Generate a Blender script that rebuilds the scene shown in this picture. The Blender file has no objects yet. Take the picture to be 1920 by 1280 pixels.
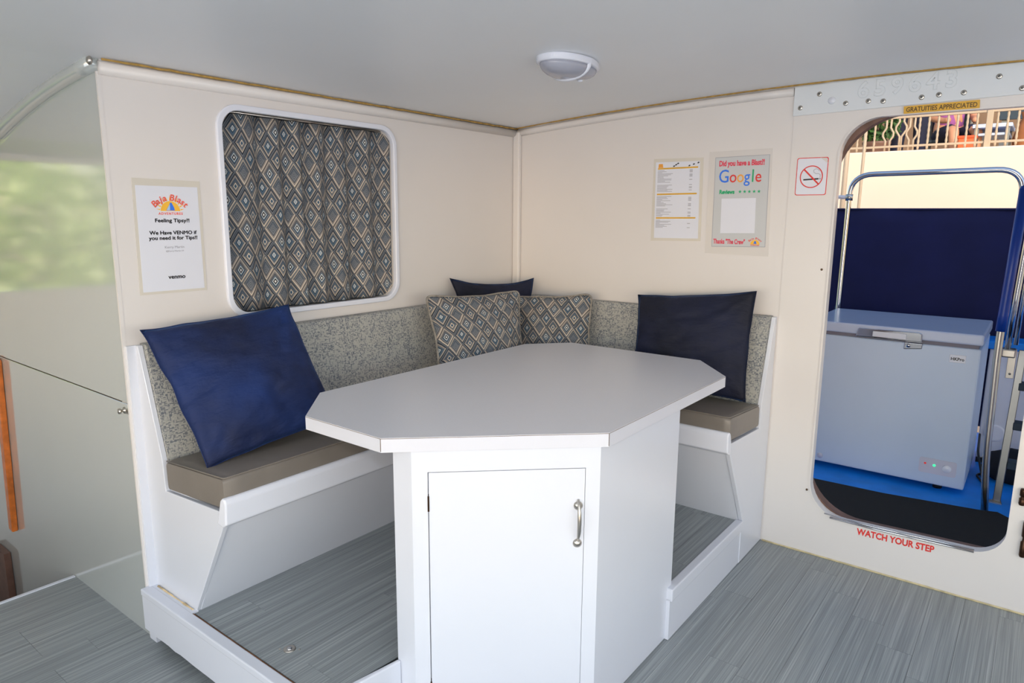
import bpy, bmesh, math, random
from mathutils import Vector, Matrix, noise
random.seed(7)
S = bpy.context.scene
C = S.collection
PI = math.pi

# ------------------------------------------------------------------ camera, world, light, exposure
cam = bpy.data.cameras.new('camera'); cam_o = bpy.data.objects.new('camera', cam); C.objects.link(cam_o)
cam.sensor_width = 36.0; cam.lens = 36.0 * 1285.8 / 1920.0; cam.clip_start = 0.02; cam.clip_end = 300
yaw, pit, rol = .6562, -.1813, .0066
fw = Vector((-math.sin(yaw) * math.cos(pit), math.cos(yaw) * math.cos(pit), math.sin(pit)))
rt = Vector((math.cos(yaw), math.sin(yaw), 0)); up = rt.cross(fw)
r2 = rt * math.cos(rol) + up * math.sin(rol); u2 = -rt * math.sin(rol) + up * math.cos(rol)
M = Matrix((r2, u2, -fw)).transposed().to_4x4(); M.translation = Vector((2.4269, -3.1737, 1.5258))
cam_o.matrix_world = M
S.camera = cam_o

w = bpy.data.worlds.new('sky'); S.world = w; w.use_nodes = True
nt = w.node_tree; nt.nodes.clear()
sky = nt.nodes.new('ShaderNodeTexSky'); sky.sky_type = 'NISHITA'; sky.sun_disc = False
sky.sun_elevation = math.radians(24); sky.sun_rotation = math.radians(150); sky.air_density = 1.2; sky.dust_density = 1.0
bg = nt.nodes.new('ShaderNodeBackground'); bg.inputs[1].default_value = 0.30
out = nt.nodes.new('ShaderNodeOutputWorld')
nt.links.new(sky.outputs[0], bg.inputs[0]); nt.links.new(bg.outputs[0], out.inputs[0])


def light(name, kind, loc, target, power, color, size=None, size_y=None):
    l = bpy.data.lights.new(name, kind); l.energy = power; l.color = color
    if kind == 'AREA':
        l.shape = 'RECTANGLE'; l.size = size; l.size_y = size_y or size
    elif kind == 'SUN': l.angle = math.radians(.6)
    else: l.shadow_soft_size = size or .05
    o = bpy.data.objects.new(name, l); C.objects.link(o); o.location = loc
    o.rotation_euler = (Vector(target) - Vector(loc)).to_track_quat('-Z', 'Y').to_euler()
    return o


light('sun', 'SUN', (6, -8, 6), (6 - .50, -8 + .80, 6 - .40), 2.5, (1.0, .82, .66))
# soft fill lamps added inside the rear and starboard walls, and the photographer's flash
light('fill_rear', 'AREA', (2.0, -5.05, 1.1), (1.7, 0, 1.3), 47, (.90, .95, 1.0), 3.6, 1.6)
light('fill_starboard', 'AREA', (4.15, -2.6, 1.2), (0, -2.0, 1.4), 26, (.90, .95, 1.0), 3.2, 1.4)
light('camera_flash', 'POINT', (2.50, -3.28, 1.72), (0, 0, 1.1), 31, (.95, .97, 1.0), .045)
S.view_settings.view_transform = 'Standard'; S.view_settings.look = 'None'
S.view_settings.exposure = 0.0; S.view_settings.gamma = 1.0; S.view_settings.use_curve_mapping = False


# ------------------------------------------------------------------ helpers
def lin(c):
    return tuple((x / 12.92 if x <= .04045 else ((x + .055) / 1.055) ** 2.4) for x in [v / 255 for v in c]) + (1.0,)


class NT:
    """small shader-node writer"""
    def __init__(s, name):
        s.m = bpy.data.materials.new(name); s.m.use_nodes = True
        s.t = s.m.node_tree; s.b = s.t.nodes['Principled BSDF']
    def n(s, kind, **kw):
        x = s.t.nodes.new('ShaderNode' + kind)
        for k, v in kw.items(): setattr(x, k, v)
        return x
    def l(s, a, b): s.t.links.new(a, b)
    def put(s, sock, v):
        if hasattr(v, 'links') or isinstance(v, bpy.types.NodeSocket): s.l(v, sock)
        else: sock.default_value = v
    def math(s, op, a, b=0.0, c=0.0):
        x = s.n('Math', operation=op); s.put(x.inputs[0], a); s.put(x.inputs[1], b); s.put(x.inputs[2], c)
        return x.outputs[0]
    def mix(s, f, a, b, mode='MIX'):
        x = s.n('Mix', data_type='RGBA', blend_type=mode)
        s.put(x.inputs[0], f); s.put(x.inputs[6], a); s.put(x.inputs[7], b)
        return x.outputs[2]
    def noise(s, vec, scale, detail=2.0, rough=.5):
        x = s.n('TexNoise'); x.inputs['Scale'].default_value = scale; x.inputs['Detail'].default_value = detail
        x.inputs['Roughness'].default_value = rough
        if vec is not None: s.l(vec, x.inputs['Vector'])
        return x.outputs['Fac']
    def ramp(s, f, stops, interp='LINEAR'):
        x = s.n('ValToRGB'); x.color_ramp.interpolation = interp
        e = x.color_ramp.elements
        while len(e) < len(stops): e.new(.5)
        for i, (p, c) in enumerate(stops): e[i].position = p; e[i].color = c
        s.put(x.inputs[0], f)
        return x.outputs[0]
    def mapped(s, coord='Object', scale=(1, 1, 1), loc=None):
        tc = s.n('TexCoord'); mp = s.n('Mapping'); s.l(tc.outputs[coord], mp.inputs[0])
        mp.inputs['Scale'].default_value = scale
        if loc is not None: s.put(mp.inputs['Location'], loc)
        return mp.outputs[0]
    def bump(s, h, strength=.2, dist=.002):
        x = s.n('Bump'); x.inputs['Strength'].default_value = strength; x.inputs['Distance'].default_value = dist
        s.l(h, x.inputs['Height']); s.l(x.outputs[0], s.b.inputs['Normal'])
    def set(s, color=None, rough=.5, metal=0.0, **kw):
        if color is not None: s.put(s.b.inputs['Base Color'], color)
        s.put(s.b.inputs['Roughness'], rough); s.b.inputs['Metallic'].default_value = metal
        for k, v in kw.items(): s.put(s.b.inputs[k.replace('_', ' ')], v)
        return s.m


def plain(name, rgb, rough=.5, metal=0.0, var=.04, vscale=6.0, bump=0.0, bscale=60.0, **kw):
    k = NT(name); c = lin(rgb); v = k.mapped()
    f = k.noise(v, vscale, 3)
    lo = tuple(x * (1 - var) for x in c[:3]) + (1,); hi = tuple(min(1, x * (1 + var)) for x in c[:3]) + (1,)
    col = k.ramp(f, [(.3, lo), (.7, hi)])
    if bump: k.bump(k.noise(v, bscale, 3), bump, .002)
    return k.set(col, rough, metal, **kw)


def emit(name, rgb, s):
    k = NT(name); k.b.inputs['Emission Color'].default_value = lin(rgb); k.b.inputs['Emission Strength'].default_value = s
    return k.set(lin(rgb), .3)


MAT = {}
MAT['cream'] = plain('cream_wall', (226, 221, 218), .34, var=.015, vscale=2.0, bump=.03, bscale=25)
MAT['door_cream'] = plain('cream_door_wall', (226, 221, 218), .32, var=.015, vscale=2.0, bump=.03, bscale=25)
MAT['ceiling'] = plain('ceiling_paint', (238, 240, 243), .42, var=.02, vscale=1.5)
MAT['white'] = plain('white_gelcoat', (221, 224, 234), .22, var=.01, vscale=3)
MAT['white_trim'] = plain('white_plastic', (228, 231, 242), .25, var=.01)
MAT['table_top'] = plain('grey_laminate', (222, 222, 228), .30, var=.012, vscale=160)
MAT['table_edge'] = plain('laminate_edge', (216, 217, 226), .33, var=.01)
MAT['dark_line'] = plain('dark_seam', (92, 72, 55), .7)
MAT['panel'] = plain('glossy_grey_panel', (188, 193, 191), .12, var=.015, vscale=1.5, Coat_Weight=1.0, Coat_Roughness=.08, Coat_IOR=2.1)
MAT['caulk'] = plain('aged_caulk', (176, 140, 72), .7, var=.25, vscale=40)
MAT['piping'] = plain('taupe_piping', (140, 134, 126), .85, var=.3, vscale=60)
MAT['rust'] = plain('rust_stain', (216, 192, 150), .8, var=.35, vscale=30)
MAT['vinyl'] = plain('grey_vinyl', (124, 117, 110), .36, var=.06, vscale=9, bump=.25, bscale=22)
MAT['chrome'] = plain('polished_steel', (205, 206, 210), .13, 1.0, var=.02)
MAT['steel'] = plain('satin_steel', (196, 190, 182), .28, 1.0, var=.04)
MAT['dark_steel'] = plain('weathered_steel', (130, 130, 130), .34, 1.0, var=.1)
MAT['alu'] = plain('grey_metal_plate', (222, 226, 230), .36, .0, var=.02)
MAT['bronze'] = plain('dark_bronze', (70, 50, 38), .32, .9, var=.2, vscale=50)
MAT['black'] = plain('black_rubber', (14, 14, 16), .6)
MAT['mat'] = plain('black_carpet', (15, 15, 17), .95, var=.4, vscale=260, bump=.8, bscale=300)
MAT['deck'] = plain('blue_deck_paint', (0, 138, 238), .55, var=.12, vscale=8)
MAT['freezer'] = plain('freezer_enamel', (198, 213, 234), .3, var=.012)
MAT['freezer_lid'] = plain('freezer_lid_enamel', (196, 206, 228), .22, var=.012)
MAT['gasket'] = plain('grey_gasket', (120, 116, 128), .6)
MAT['lilac'] = plain('grey_plastic', (204, 204, 220), .4)
MAT['canvas'] = plain('navy_canvas', (18, 25, 76), .9, var=.12, vscale=5, bump=.3, bscale=9)
MAT['blue_sleeve'] = plain('blue_vinyl_sleeve', (18, 58, 150), .35, var=.05)
MAT['dock_wall'] = plain('sunlit_stucco', (242, 213, 192), .9, var=.03, vscale=1.5)
MAT['rail_paint'] = plain('cream_railing_paint', (184, 164, 140), .5, var=.05)
MAT['brown'] = plain('brown_wood_jamb', (112, 82, 70), .5, var=.25, vscale=14)
MAT['orange_wood'] = plain('varnished_wood', (205, 112, 48), .3, var=.25, vscale=25)
MAT['dark'] = plain('dark_hollow', (46, 30, 26), .8)
MAT['paper'] = plain('white_paper', (226, 228, 238), .45, var=.01)
MAT['laminate'] = plain('clear_laminate_border', (216, 210, 199), .2, var=.02)
MAT['lens'] = plain('frosted_lens', (200, 202, 216), .18, var=.05, Transmission_Weight=.35)
MAT['red'] = plain('red_print', (222, 52, 46), .5, var=.02)
MAT['pink_red'] = plain('crimson_print', (226, 62, 88), .5, var=.02)
MAT['orange_red'] = plain('coral_print', (240, 96, 76), .5)
MAT['blue'] = plain('blue_print', (52, 120, 232), .5)
MAT['lblue'] = plain('pale_blue_print', (170, 205, 240), .5)
MAT['yellow'] = plain('yellow_print', (250, 190, 60), .5)
MAT['amber'] = plain('amber_label', (222, 170, 50), .4, var=.05)
MAT['green'] = plain('green_print', (30, 170, 112), .5)
MAT['orange'] = plain('orange_print', (240, 165, 70), .5)
MAT['ink'] = plain('black_ink', (28, 28, 32), .5)
MAT['grey_ink'] = plain('grey_ink', (168, 168, 176), .5)
MAT['brown_ink'] = plain('brown_ink', (84, 62, 24), .5)
MAT['poster_grey'] = plain('grey_poster_print', (200, 202, 204), .35, var=.01)
MAT['clear'] = plain('clear_film', (219, 214, 210), .16, var=.01)
MAT['skin'] = plain('skin', (196, 140, 108), .5)
MAT['hair'] = plain('dark_hair', (40, 28, 22), .6)
MAT['purple'] = plain('purple_cloth', (150, 84, 150), .8, var=.15, vscale=12)
MAT['navy_cloth'] = plain('navy_cloth', (24, 28, 52), .85, var=.2, vscale=12)
MAT['black_cloth'] = plain('black_cloth', (20, 20, 28), .85)
MAT['tan_building'] = plain('tan_building', (122, 98, 78), .9, var=.3, vscale=.9)
MAT['paving'] = plain('pale_paving', (196, 176, 150), .9, var=.05)
MAT['teal_cloth'] = plain('dark_teal_cloth', (52, 66, 78), .8)
MAT['leaf'] = plain('yellow_green_leaves', (222, 244, 176), .55, var=.18, vscale=5)
MAT['dark_leaf'] = plain('dark_green_leaves', (58, 92, 44), .6, var=.4, vscale=9)
MAT['cord'] = plain('black_cord', (22, 22, 26), .5)


def velvet(name, rgb, rgb2):
    k = NT(name); v = k.mapped('UV')
    f = k.noise(v, 3.0, 3, .5)
    col = k.ramp(f, [(.33, lin(rgb)), (.68, lin(rgb2))])
    wr = k.noise(k.mapped('UV', (7, 16, 1)), 1, 4, .6)
    k.bump(k.math('ADD', wr, k.math('MULTIPLY', k.noise(v, 90, 3), .04)), .55, .022)
    k.b.inputs['Sheen Weight'].default_value = .22; k.b.inputs['Sheen Roughness'].default_value = .35
    k.b.inputs['Sheen Tint'].default_value = lin((60, 130, 220))
    return k.set(col, .75)


MAT['velvet'] = velvet('royal_navy_velvet', (6, 19, 56), (12, 45, 106))
MAT['velvet_dark'] = velvet('dark_navy_velvet', (5, 9, 30), (10, 20, 54))


def plank_mat(name, c1, c2, c3):
    k = NT(name)
    oi = k.n('ObjectInfo')
    off = k.n('CombineXYZ'); k.l(k.math('MULTIPLY', oi.outputs['Random'], 17.0), off.inputs[1])
    k.l(k.math('MULTIPLY', oi.outputs['Random'], 3.0), off.inputs[0])
    v = k.mapped('Object', (210, 1.6, 1), off.outputs[0]); v2 = k.mapped('Object', (640, 3.0, 1), off.outputs[0])
    v3 = k.mapped('Object', (60, .5, 1), off.outputs[0])
    f = k.math('ADD', k.math('MULTIPLY', k.noise(v, 1, 3, .6), .6), k.math('MULTIPLY', k.noise(v2, 1, 2), .4))
    f = k.math('ADD', k.math('MULTIPLY', f, .75), k.math('MULTIPLY', k.noise(v3, 1, 2), .25))
    f = k.math('ADD', f, k.math('MULTIPLY', k.math('SUBTRACT', oi.outputs['Random'], .5), .02))
    col = k.ramp(f, [(.36, lin(c1)), (.5, lin(c2)), (.64, lin(c3))])
    k.bump(f, .12, .001)
    return k.set(col, .38)


MAT['plank'] = plank_mat('grey_streaked_vinyl_plank', (118, 124, 126), (142, 148, 150), (174, 179, 180))
MAT['subfloor'] = plain('dark_subfloor', (52, 54, 56), .8)


def tweed():
    k = NT('grey_blue_tweed')
    tc = k.n('TexCoord'); uv = tc.outputs['UV']
    def m(sx, sy):
        mp = k.n('Mapping'); k.l(uv, mp.inputs[0]); mp.inputs['Scale'].default_value = (sx, sy, 1); return mp.outputs[0]
    def dash(su, sv):
        x = k.n('VectorMath', operation='FLOOR'); k.l(m(su, sv), x.inputs[0])
        w_ = k.n('TexWhiteNoise', noise_dimensions='2D'); k.l(x.outputs[0], w_.inputs['Vector'])
        return w_.outputs['Value']
    band = k.math('MULTIPLY', k.math('SUBTRACT', k.noise(m(3, 24), 1, 2), .5), .42)
    bandx = k.math('MULTIPLY', k.math('SUBTRACT', k.noise(m(20, 3), 1, 1), .5), .3)
    hz = k.math('ADD', dash(120, 330), k.math('ADD', band, bandx)); vt = k.math('ADD', dash(330, 120), bandx)
    f = k.math('MAXIMUM', hz, k.math('SUBTRACT', vt, .02))
    hue = k.noise(m(60, 60), 1, 1)
    dark = k.mix(hue, lin((58, 74, 102)), lin((100, 106, 112)))
    light_c = k.mix(k.noise(m(150, 150), 1, 1), lin((148, 149, 146)), lin((194, 192, 185)))
    fac = k.ramp(f, [(.74, (0, 0, 0, 1)), (.92, (.78, .78, .78, 1))])
    col = k.mix(fac, light_c, dark)
    k.bump(f, .25, .0015)
    return k.set(col, .9)


MAT['tweed'] = tweed()


def diamonds():
    """printed fabric: a lattice of nested diamonds in navy, steel blue, taupe, cream and grey"""
    k = NT('diamond_print_fabric')
    tc = k.n('TexCoord'); sp = k.n('SeparateXYZ'); k.l(tc.outputs['UV'], sp.inputs[0])
    wob = k.math('MULTIPLY', k.math('SUBTRACT', k.noise(tc.outputs['UV'], 9, 1), .5), .10)
    u = k.math('ADD', k.math('DIVIDE', sp.outputs[0], .074), wob); v = k.math('DIVIDE', sp.outputs[1], .106)
    p = k.math('ADD', u, v); q = k.math('SUBTRACT', u, v)
    ip = k.math('FLOOR', p); iq = k.math('FLOOR', q)
    fa = k.math('SUBTRACT', k.math('SUBTRACT', p, ip), .5); fb = k.math('SUBTRACT', k.math('SUBTRACT', q, iq), .5)
    aa = k.math('ABSOLUTE', fa); ab = k.math('ABSOLUTE', fb)
    lev = k.math('MULTIPLY', k.math('MAXIMUM', aa, ab), 2.0)
    # which of the four sides of the nested square we are on: 0..3
    dom = k.math('GREATER_THAN', aa, ab)
    sa = k.math('GREATER_THAN', fa, 0.0); sb = k.math('GREATER_THAN', fb, 0.0)
    side = k.math('ADD', k.math('MULTIPLY', dom, k.math('ADD', sa, 2.0)), k.math('MULTIPLY', k.math('SUBTRACT', 1.0, dom), sb))
    # repeat of the print: type from lattice position
    ty = k.math('FLOORED_MODULO', k.math('ADD', ip, k.math('MULTIPLY', iq, 2.0)), 4.0)
    nav, stl, tau, cre, gry, dgr, whi = [lin(c) for c in
        [(20, 34, 50), (78, 112, 138), (146, 132, 120), (212, 198, 178), (132, 136, 142), (52, 62, 74), (226, 226, 220)]]
    R1 = [(0, whi), (.10, whi), (.12, nav), (.24, nav), (.26, whi), (.31, whi), (.33, stl), (.50, nav), (.52, gry), (.77, dgr), (.77, cre), (.90, cre), (.92, dgr), (1, gry)]
    R2 = [(0, nav), (.16, stl), (.18, cre), (.26, cre), (.28, dgr), (.50, gry), (.52, tau), (.66, cre), (.68, nav), (.84, nav), (.86, gry), (1, dgr)]
    R3 = [(0, gry), (.16, dgr), (.18, gry), (.34, dgr), (.36, gry), (.60, dgr), (.62, tau), (.78, gry), (.76, cre), (.88, cre), (.90, tau), (1, dgr)]
    R4 = [(0, whi), (.10, stl), (.20, whi), (.24, nav), (.46, stl), (.48, dgr), (.66, gry), (.68, cre), (.78, tau), (.80, nav), (.92, dgr), (1, gry)]
    rr = [k.ramp(lev, r, 'LINEAR') for r in (R1, R2, R3, R4)]
    # the four sides borrow different neighbours' bands so opposite edges differ
    cols = rr
    def pick(idx):
        o = cols[0]
        for i in (1, 2, 3):
            o = k.mix(k.math('COMPARE', idx, float(i), .1), o, cols[i])
        return o
    ia = pick(ty); ib = pick(k.math('FLOORED_MODULO', k.math('ADD', ty, 2.0), 4.0))
    far = k.math('LESS_THAN', side, .5); top = k.math('GREATER_THAN', side, 2.5)
    use_b = k.math('MAXIMUM', far, top)
    inner = k.math('LESS_THAN', lev, .4)
    use_b = k.math('MULTIPLY', use_b, k.math('SUBTRACT', 1.0, inner))
    col = k.mix(use_b, ia, ib)
    col = k.mix(k.math('MULTIPLY', use_b, .35), col, lin((52, 62, 76)))
    tint = k.noise(tc.outputs['UV'], 60, 2)
    col = k.mix(k.math('MULTIPLY', tint, .12), col, lin((112, 112, 112)))
    k.bump(k.noise(tc.outputs['UV'], 900, 2), .2, .0006)
    return k.set(col, .85)


MAT['diamond'] = diamonds()


def link(name, me, mat, parent=None, smooth=False):
    me.materials.clear()
    if mat: me.materials.append(MAT[mat] if isinstance(mat, str) else mat)
    if smooth:
        for p in me.polygons: p.use_smooth = True
    o = bpy.data.objects.new(name, me); C.objects.link(o)
    if parent is not None:
        o.parent = parent
        base = parent
        off = Vector((0, 0, 0))
        while base is not None:
            off += base.location; base = base.parent
        o.location = -off
    return o


def tag(o, label, cat, group=None):
    o['label'] = label; o['category'] = cat
    if group: o['group'] = group
    return o


def thing(name, label, cat, loc, group=None):
    o = bpy.data.objects.new(name, None); C.objects.link(o); o.location = loc; o.empty_display_size = .05
    return tag(o, label, cat, group)


def struct(o): o['kind'] = 'structure'; return o


def bm_mesh(name, bm):
    me = bpy.data.meshes.new(name); bm.normal_update(); bm.to_mesh(me); bm.free(); return me


def bevel_bm(bm, r, seg=2, ang=.5):
    es = [e for e in bm.edges if len(e.link_faces) == 2 and e.calc_face_angle(0) > ang]
    if r > 0 and es: bmesh.ops.bevel(bm, geom=es, offset=r, segments=seg, affect='EDGES', profile=.5, clamp_overlap=True)


def box(name, lo, hi, mat, parent=None, r=0.0, seg=2):
    bm = bmesh.new()
    bmesh.ops.create_cube(bm, size=1, matrix=Matrix.Translation([(a + b) / 2 for a, b in zip(lo, hi)]) @ Matrix.Diagonal([b - a for a, b in zip(lo, hi)] + [1]))
    bevel_bm(bm, r, seg)
    return link(name, bm_mesh(name, bm), mat, parent)


def poly_prism(name, pts, O, U, V, N, t, mat, parent=None, r=0.0, seg=2):
    """convex or concave outline pts (u,v) in plane O,U,V extruded t along N"""
    O, U, V, N = map(Vector, (O, U, V, N)); bm = bmesh.new()
    a = [bm.verts.new(O + U * p[0] + V * p[1]) for p in pts]; b = [bm.verts.new(O + U * p[0] + V * p[1] + N * t) for p in pts]
    bm.faces.new(a); bm.faces.new(b[::-1])
    for i in range(len(pts)):
        j = (i + 1) % len(pts); bm.faces.new((a[j], a[i], b[i], b[j]))
    bmesh.ops.recalc_face_normals(bm, faces=bm.faces)
    bevel_bm(bm, r, seg)
    return link(name, bm_mesh(name, bm), mat, parent)


def rr(x0, y0, x1, y1, r, n=8):
    """rounded rectangle outline; r is one radius or (bl, br, tr, tl)"""
    if not isinstance(r, (tuple, list)): r = (r,) * 4
    pts = []
    for (cx, cy, a0, q) in [(x0 + r[0], y0 + r[0], PI, r[0]), (x1 - r[1], y0 + r[1], 1.5 * PI, r[1]), (x1 - r[2], y1 - r[2], 0, r[2]), (x0 + r[3], y1 - r[3], .5 * PI, r[3])]:
        for i in range(n + 1):
            a = a0 + i / n * PI / 2; pts.append((cx + q * math.cos(a), cy + q * math.sin(a)))
    return pts


def curve_mesh(cu):
    o = bpy.data.objects.new('tmp', cu); C.objects.link(o)
    dg = bpy.context.evaluated_depsgraph_get(); dg.update()
    me = bpy.data.meshes.new_from_object(o.evaluated_get(dg))
    bpy.data.objects.remove(o); bpy.data.curves.remove(cu)
    return me


def place(me, O, U, V, N, dz=0.0):
    O, U, V, N = map(Vector, (O, U, V, N))
    for v in me.vertices: c = v.co.copy(); v.co = O + U * c.x + V * c.y + N * (c.z + dz)
    if U.cross(V).dot(N) < 0: me.flip_normals()
    return me


def holed(name, loops, O, U, V, N, t, mat, parent=None, bev=0.0):
    cu = bpy.data.curves.new(name, 'CURVE'); cu.dimensions = '2D'; cu.fill_mode = 'BOTH'; cu.extrude = max(t / 2 - bev, 0)
    cu.bevel_depth = bev; cu.bevel_resolution = 2; cu.offset = -bev
    for pts in loops:
        s = cu.splines.new('POLY'); s.points.add(len(pts) - 1); s.use_cyclic_u = True
        for p, q in zip(s.points, pts): p.co = (q[0], q[1], 0, 1)
    me = place(curve_mesh(cu), O, U, V, N, t / 2)
    return link(name, me, mat, parent)


def text(name, body, size, O, U, V, N, mat, parent, align='CENTER', bold=0.0, sx=1.0, shear=0.0, t=.0006, space=1.0, dbl=0.0):
    cu = bpy.data.curves.new(name, 'FONT'); cu.body = body; cu.size = size; cu.align_x = align; cu.align_y = 'BOTTOM_BASELINE'
    cu.offset = bold; cu.shear = shear; cu.extrude = t / 2; cu.space_character = space; cu.resolution_u = 3
    me = curve_mesh(cu)
    for v in me.vertices: v.co.x *= sx
    if dbl:     # a heavier stroke: the same letters printed twice, a hair apart
        b2 = bmesh.new()
        for dx, dy in ((-dbl, 0), (dbl, 0), (0, dbl), (0, -dbl)):
            m2 = me.copy(); m2.transform(Matrix.Translation((dx, dy, 0))); b2.from_mesh(m2); bpy.data.meshes.remove(m2)
        b2.to_mesh(me); b2.free()
    place(me, O, U, V, N, t / 2)
    return link(name, me, mat, parent)


def arc_text(name, body, size, c, R, a0, a1, O, U, V, N, mat, parent, bold=0.0, shear=0.0, t=.0006):
    """letters along an arc, joined as one printed mark"""
    bm = bmesh.new(); n = len(body)
    for i, ch in enumerate(body):
        if ch == ' ': continue
        cu = bpy.data.curves.new('t', 'FONT'); cu.body = ch; cu.size = size; cu.align_x = 'CENTER'; cu.offset = bold; cu.shear = shear; cu.extrude = t / 2; cu.resolution_u = 3
        me = curve_mesh(cu); a = a0 + (a1 - a0) * i / (n - 1)
        m = Matrix.Translation((c[0] + R * math.sin(a), c[1] + R * math.cos(a), t / 2)) @ Matrix.Rotation(-a, 4, 'Z')
        me.transform(m); bm.from_mesh(me); bpy.data.meshes.remove(me)
    me = bm_mesh(name, bm); place(me, O, U, V, N)
    return link(name, me, mat, parent)


def tube(name, path, r, mat, parent=None, n=12, closed=False, taper=None):
    """round tube along 3-D points; r is one radius or one per point"""
    P = [Vector(p) for p in path]; bm = bmesh.new(); rings = []
    rs = r if isinstance(r, (list, tuple)) else [r] * len(P)
    prev = None
    for i, p in enumerate(P):
        d = (P[(i + 1) % len(P)] - P[i - 1]) if closed else (P[min(i + 1, len(P) - 1)] - P[max(i - 1, 0)])
        d.normalize()
        if prev is None:
            a = Vector((0, 0, 1)) if abs(d.z) < .9 else Vector((1, 0, 0)); x = d.cross(a).normalized()
        else:
            x = (prev - d * prev.dot(d)).normalized()
        prev = x; y = d.cross(x)
        rings.append([bm.verts.new(p + (x * math.cos(2 * PI * k / n) + y * math.sin(2 * PI * k / n)) * rs[i]) for k in range(n)])
    m = len(P)
    for i in range(m if closed else m - 1):
        A, B = rings[i], rings[(i + 1) % m]
        for k in range(n): bm.faces.new((A[k], A[(k + 1) % n], B[(k + 1) % n], B[k]))
    if not closed: bm.faces.new(rings[0][::-1]); bm.faces.new(rings[-1])
    bmesh.ops.recalc_face_normals(bm, faces=bm.faces)
    return link(name, bm_mesh(name, bm), mat, parent, True)


def lathe(name, prof, O, U, V, N, mat, parent=None, n=20):
    """prof: (radius, height along N)"""
    O, U, V, N = map(Vector, (O, U, V, N)); bm = bmesh.new(); rings = []
    for r_, h in prof:
        rings.append([bm.verts.new(O + N * h + (U * math.cos(2 * PI * k / n) + V * math.sin(2 * PI * k / n)) * max(r_, 1e-5)) for k in range(n)])
    for A, B in zip(rings, rings[1:]):
        for k in range(n): bm.faces.new((A[k], A[(k + 1) % n], B[(k + 1) % n], B[k]))
    bm.faces.new(rings[0]); bm.faces.new(rings[-1])
    bmesh.ops.remove_doubles(bm, verts=bm.verts, dist=1e-5)
    bmesh.ops.recalc_face_normals(bm, faces=bm.faces)
    return link(name, bm_mesh(name, bm), mat, parent, True)


def bend(pts, r, n=6):
    """round the inner corners of a polyline"""
    P = [Vector(p) for p in pts]; o = [P[0]]
    for a, b, c in zip(P, P[1:], P[2:]):
        d0, d1 = (a - b), (c - b); q = min(r, d0.length * .49, d1.length * .49)
        s, e = b + d0.normalized() * q, b + d1.normalized() * q
        for i in range(n + 1):
            t = i / n; o.append(s * (1 - t) ** 2 + b * 2 * t * (1 - t) + e * t * t)
    return o + [P[-1]]


X, Y, Z = Vector((1, 0, 0)), Vector((0, 1, 0)), Vector((0, 0, 1))


def zc(x):
    x = max(x, -1.0)
    return 2.085 - .0205 * (x - 2) ** 2 if x > 0 else 2.003 + .07 * x - .10 * x * x


# ------------------------------------------------------------------ the setting: shell
# floor with its planks (boards run along y)
fl = struct(box('floor', (-.69, -5.2, -.06), (4.3, 0.0, -.003), 'subfloor'))
PW = .1145
def planks(parent, x0, x1, y0, y1, z, off, joints, skip=None):
    k0 = math.floor((x0 - off) / PW); k = k0
    while off + k * PW < x1:
        a, b = max(off + k * PW, x0) + .0004, min(off + (k + 1) * PW, x1) - .0004
        if b - a > .012:
            j = joints(k); L = .915
            y = j - math.ceil((j - y0) / L) * L
            while y < y1:
                c, d = max(y, y0) + .0004, min(y + L, y1) - .0004
                if d - c > .02 and not (skip and skip(a, b, c, d)):
                    box('plank', (a, c, z - .003), (b, d, z), 'plank', parent)
                y += L
        k += 1
def fj(k):
    if k in (-18, -17, -1, 0): return {-18: -2.46, -17: -2.46, -1: -.55, 0: -1.01}[k]
    return -((k * 7919) % 13) / 13 * .915
def under_platform(a, b, c, d): return a > .02 and b < 1.46 and c > -1.5 or (a > .02 and b < 1.0 and c > -2.1)
planks(fl, -.69, 3.4, -3.7, 0.0, 0.0, 1.647, fj, under_platform)

# window wall (x = 0), door wall (y = 0)
WIN = rr(-1.772, 1.146, -.931, 1.905, .075)
wl = struct(holed('wall_left', [[(-2.164, 0), (0.05, 0), (0.05, 2.03), (-2.164, 2.03)], WIN], (0, 0, 0), Y, Z, -X, .075, 'cream'))
box('corner_post', (.0, -.030, 1.0), (.046, .0, 1.985), 'cream', wl, .010, 3)
wr = struct(holed('wall_right', [[(0, 0), (1.507, 0), (1.507, 2.11), (0, 2.06)]], (0, 0, 0), X, Z, Y, .05, 'cream'))
DOOR = rr(1.702, .190, 2.437, 1.928, (.16, .11, .11, .15), 10)
SLOPE = lambda P: [(x, z + .02 * (x - 1.7) / .735 if z < 1 else z) for x, z in P]
DOOR = SLOPE(DOOR)
dw = struct(holed('wall_door', [[(1.507, 0), (4.3, 0), (4.3, 2.12), (1.507, 2.12)], DOOR], (0, -.003, 0), X, Z, Y, .05, 'door_cream'))
d1 = bpy.data.objects.new('door_1', None); C.objects.link(d1); d1.location = (2.07, 0, .18); struct(d1)
holed('jamb', [rr(1.60, .09, 2.55, 2.03, .2), SLOPE(rr(1.675, .180, 2.465, 1.94, (.24, .06, .06, .27), 12))], (0, .0475, 0), X, Z, Y, .05, 'brown', d1)
holed('rim', [SLOPE(rr(1.697, .186, 2.442, 1.933, (.166, .116, .116, .156), 10)), SLOPE(rr(1.704, .193, 2.435, 1.926, (.158, .108, .108, .148), 10))], (0, -.008, 0), X, Z, Y, .03, 'door_cream', d1)
tube('sill_track', [(1.80, -.013, .203), (2.0, -.013, .202), (2.34, -.013, .211)], .0048, 'chrome', d1, 8)
tube('sill_track', [(1.775, -.012, .216), (1.95, -.012, .210), (2.34, -.012, .2195)], .0032, 'chrome', d1, 8)
for (px, pz) in [(1.672, 1.306), (1.691, .305)]:
    lathe('plug_hole', [(0, 0), (.005, 0), (.005, .002), (0, .0025)], (px, -.003, pz), X, Z, -Y, 'dark_line', dw, 10)

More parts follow.
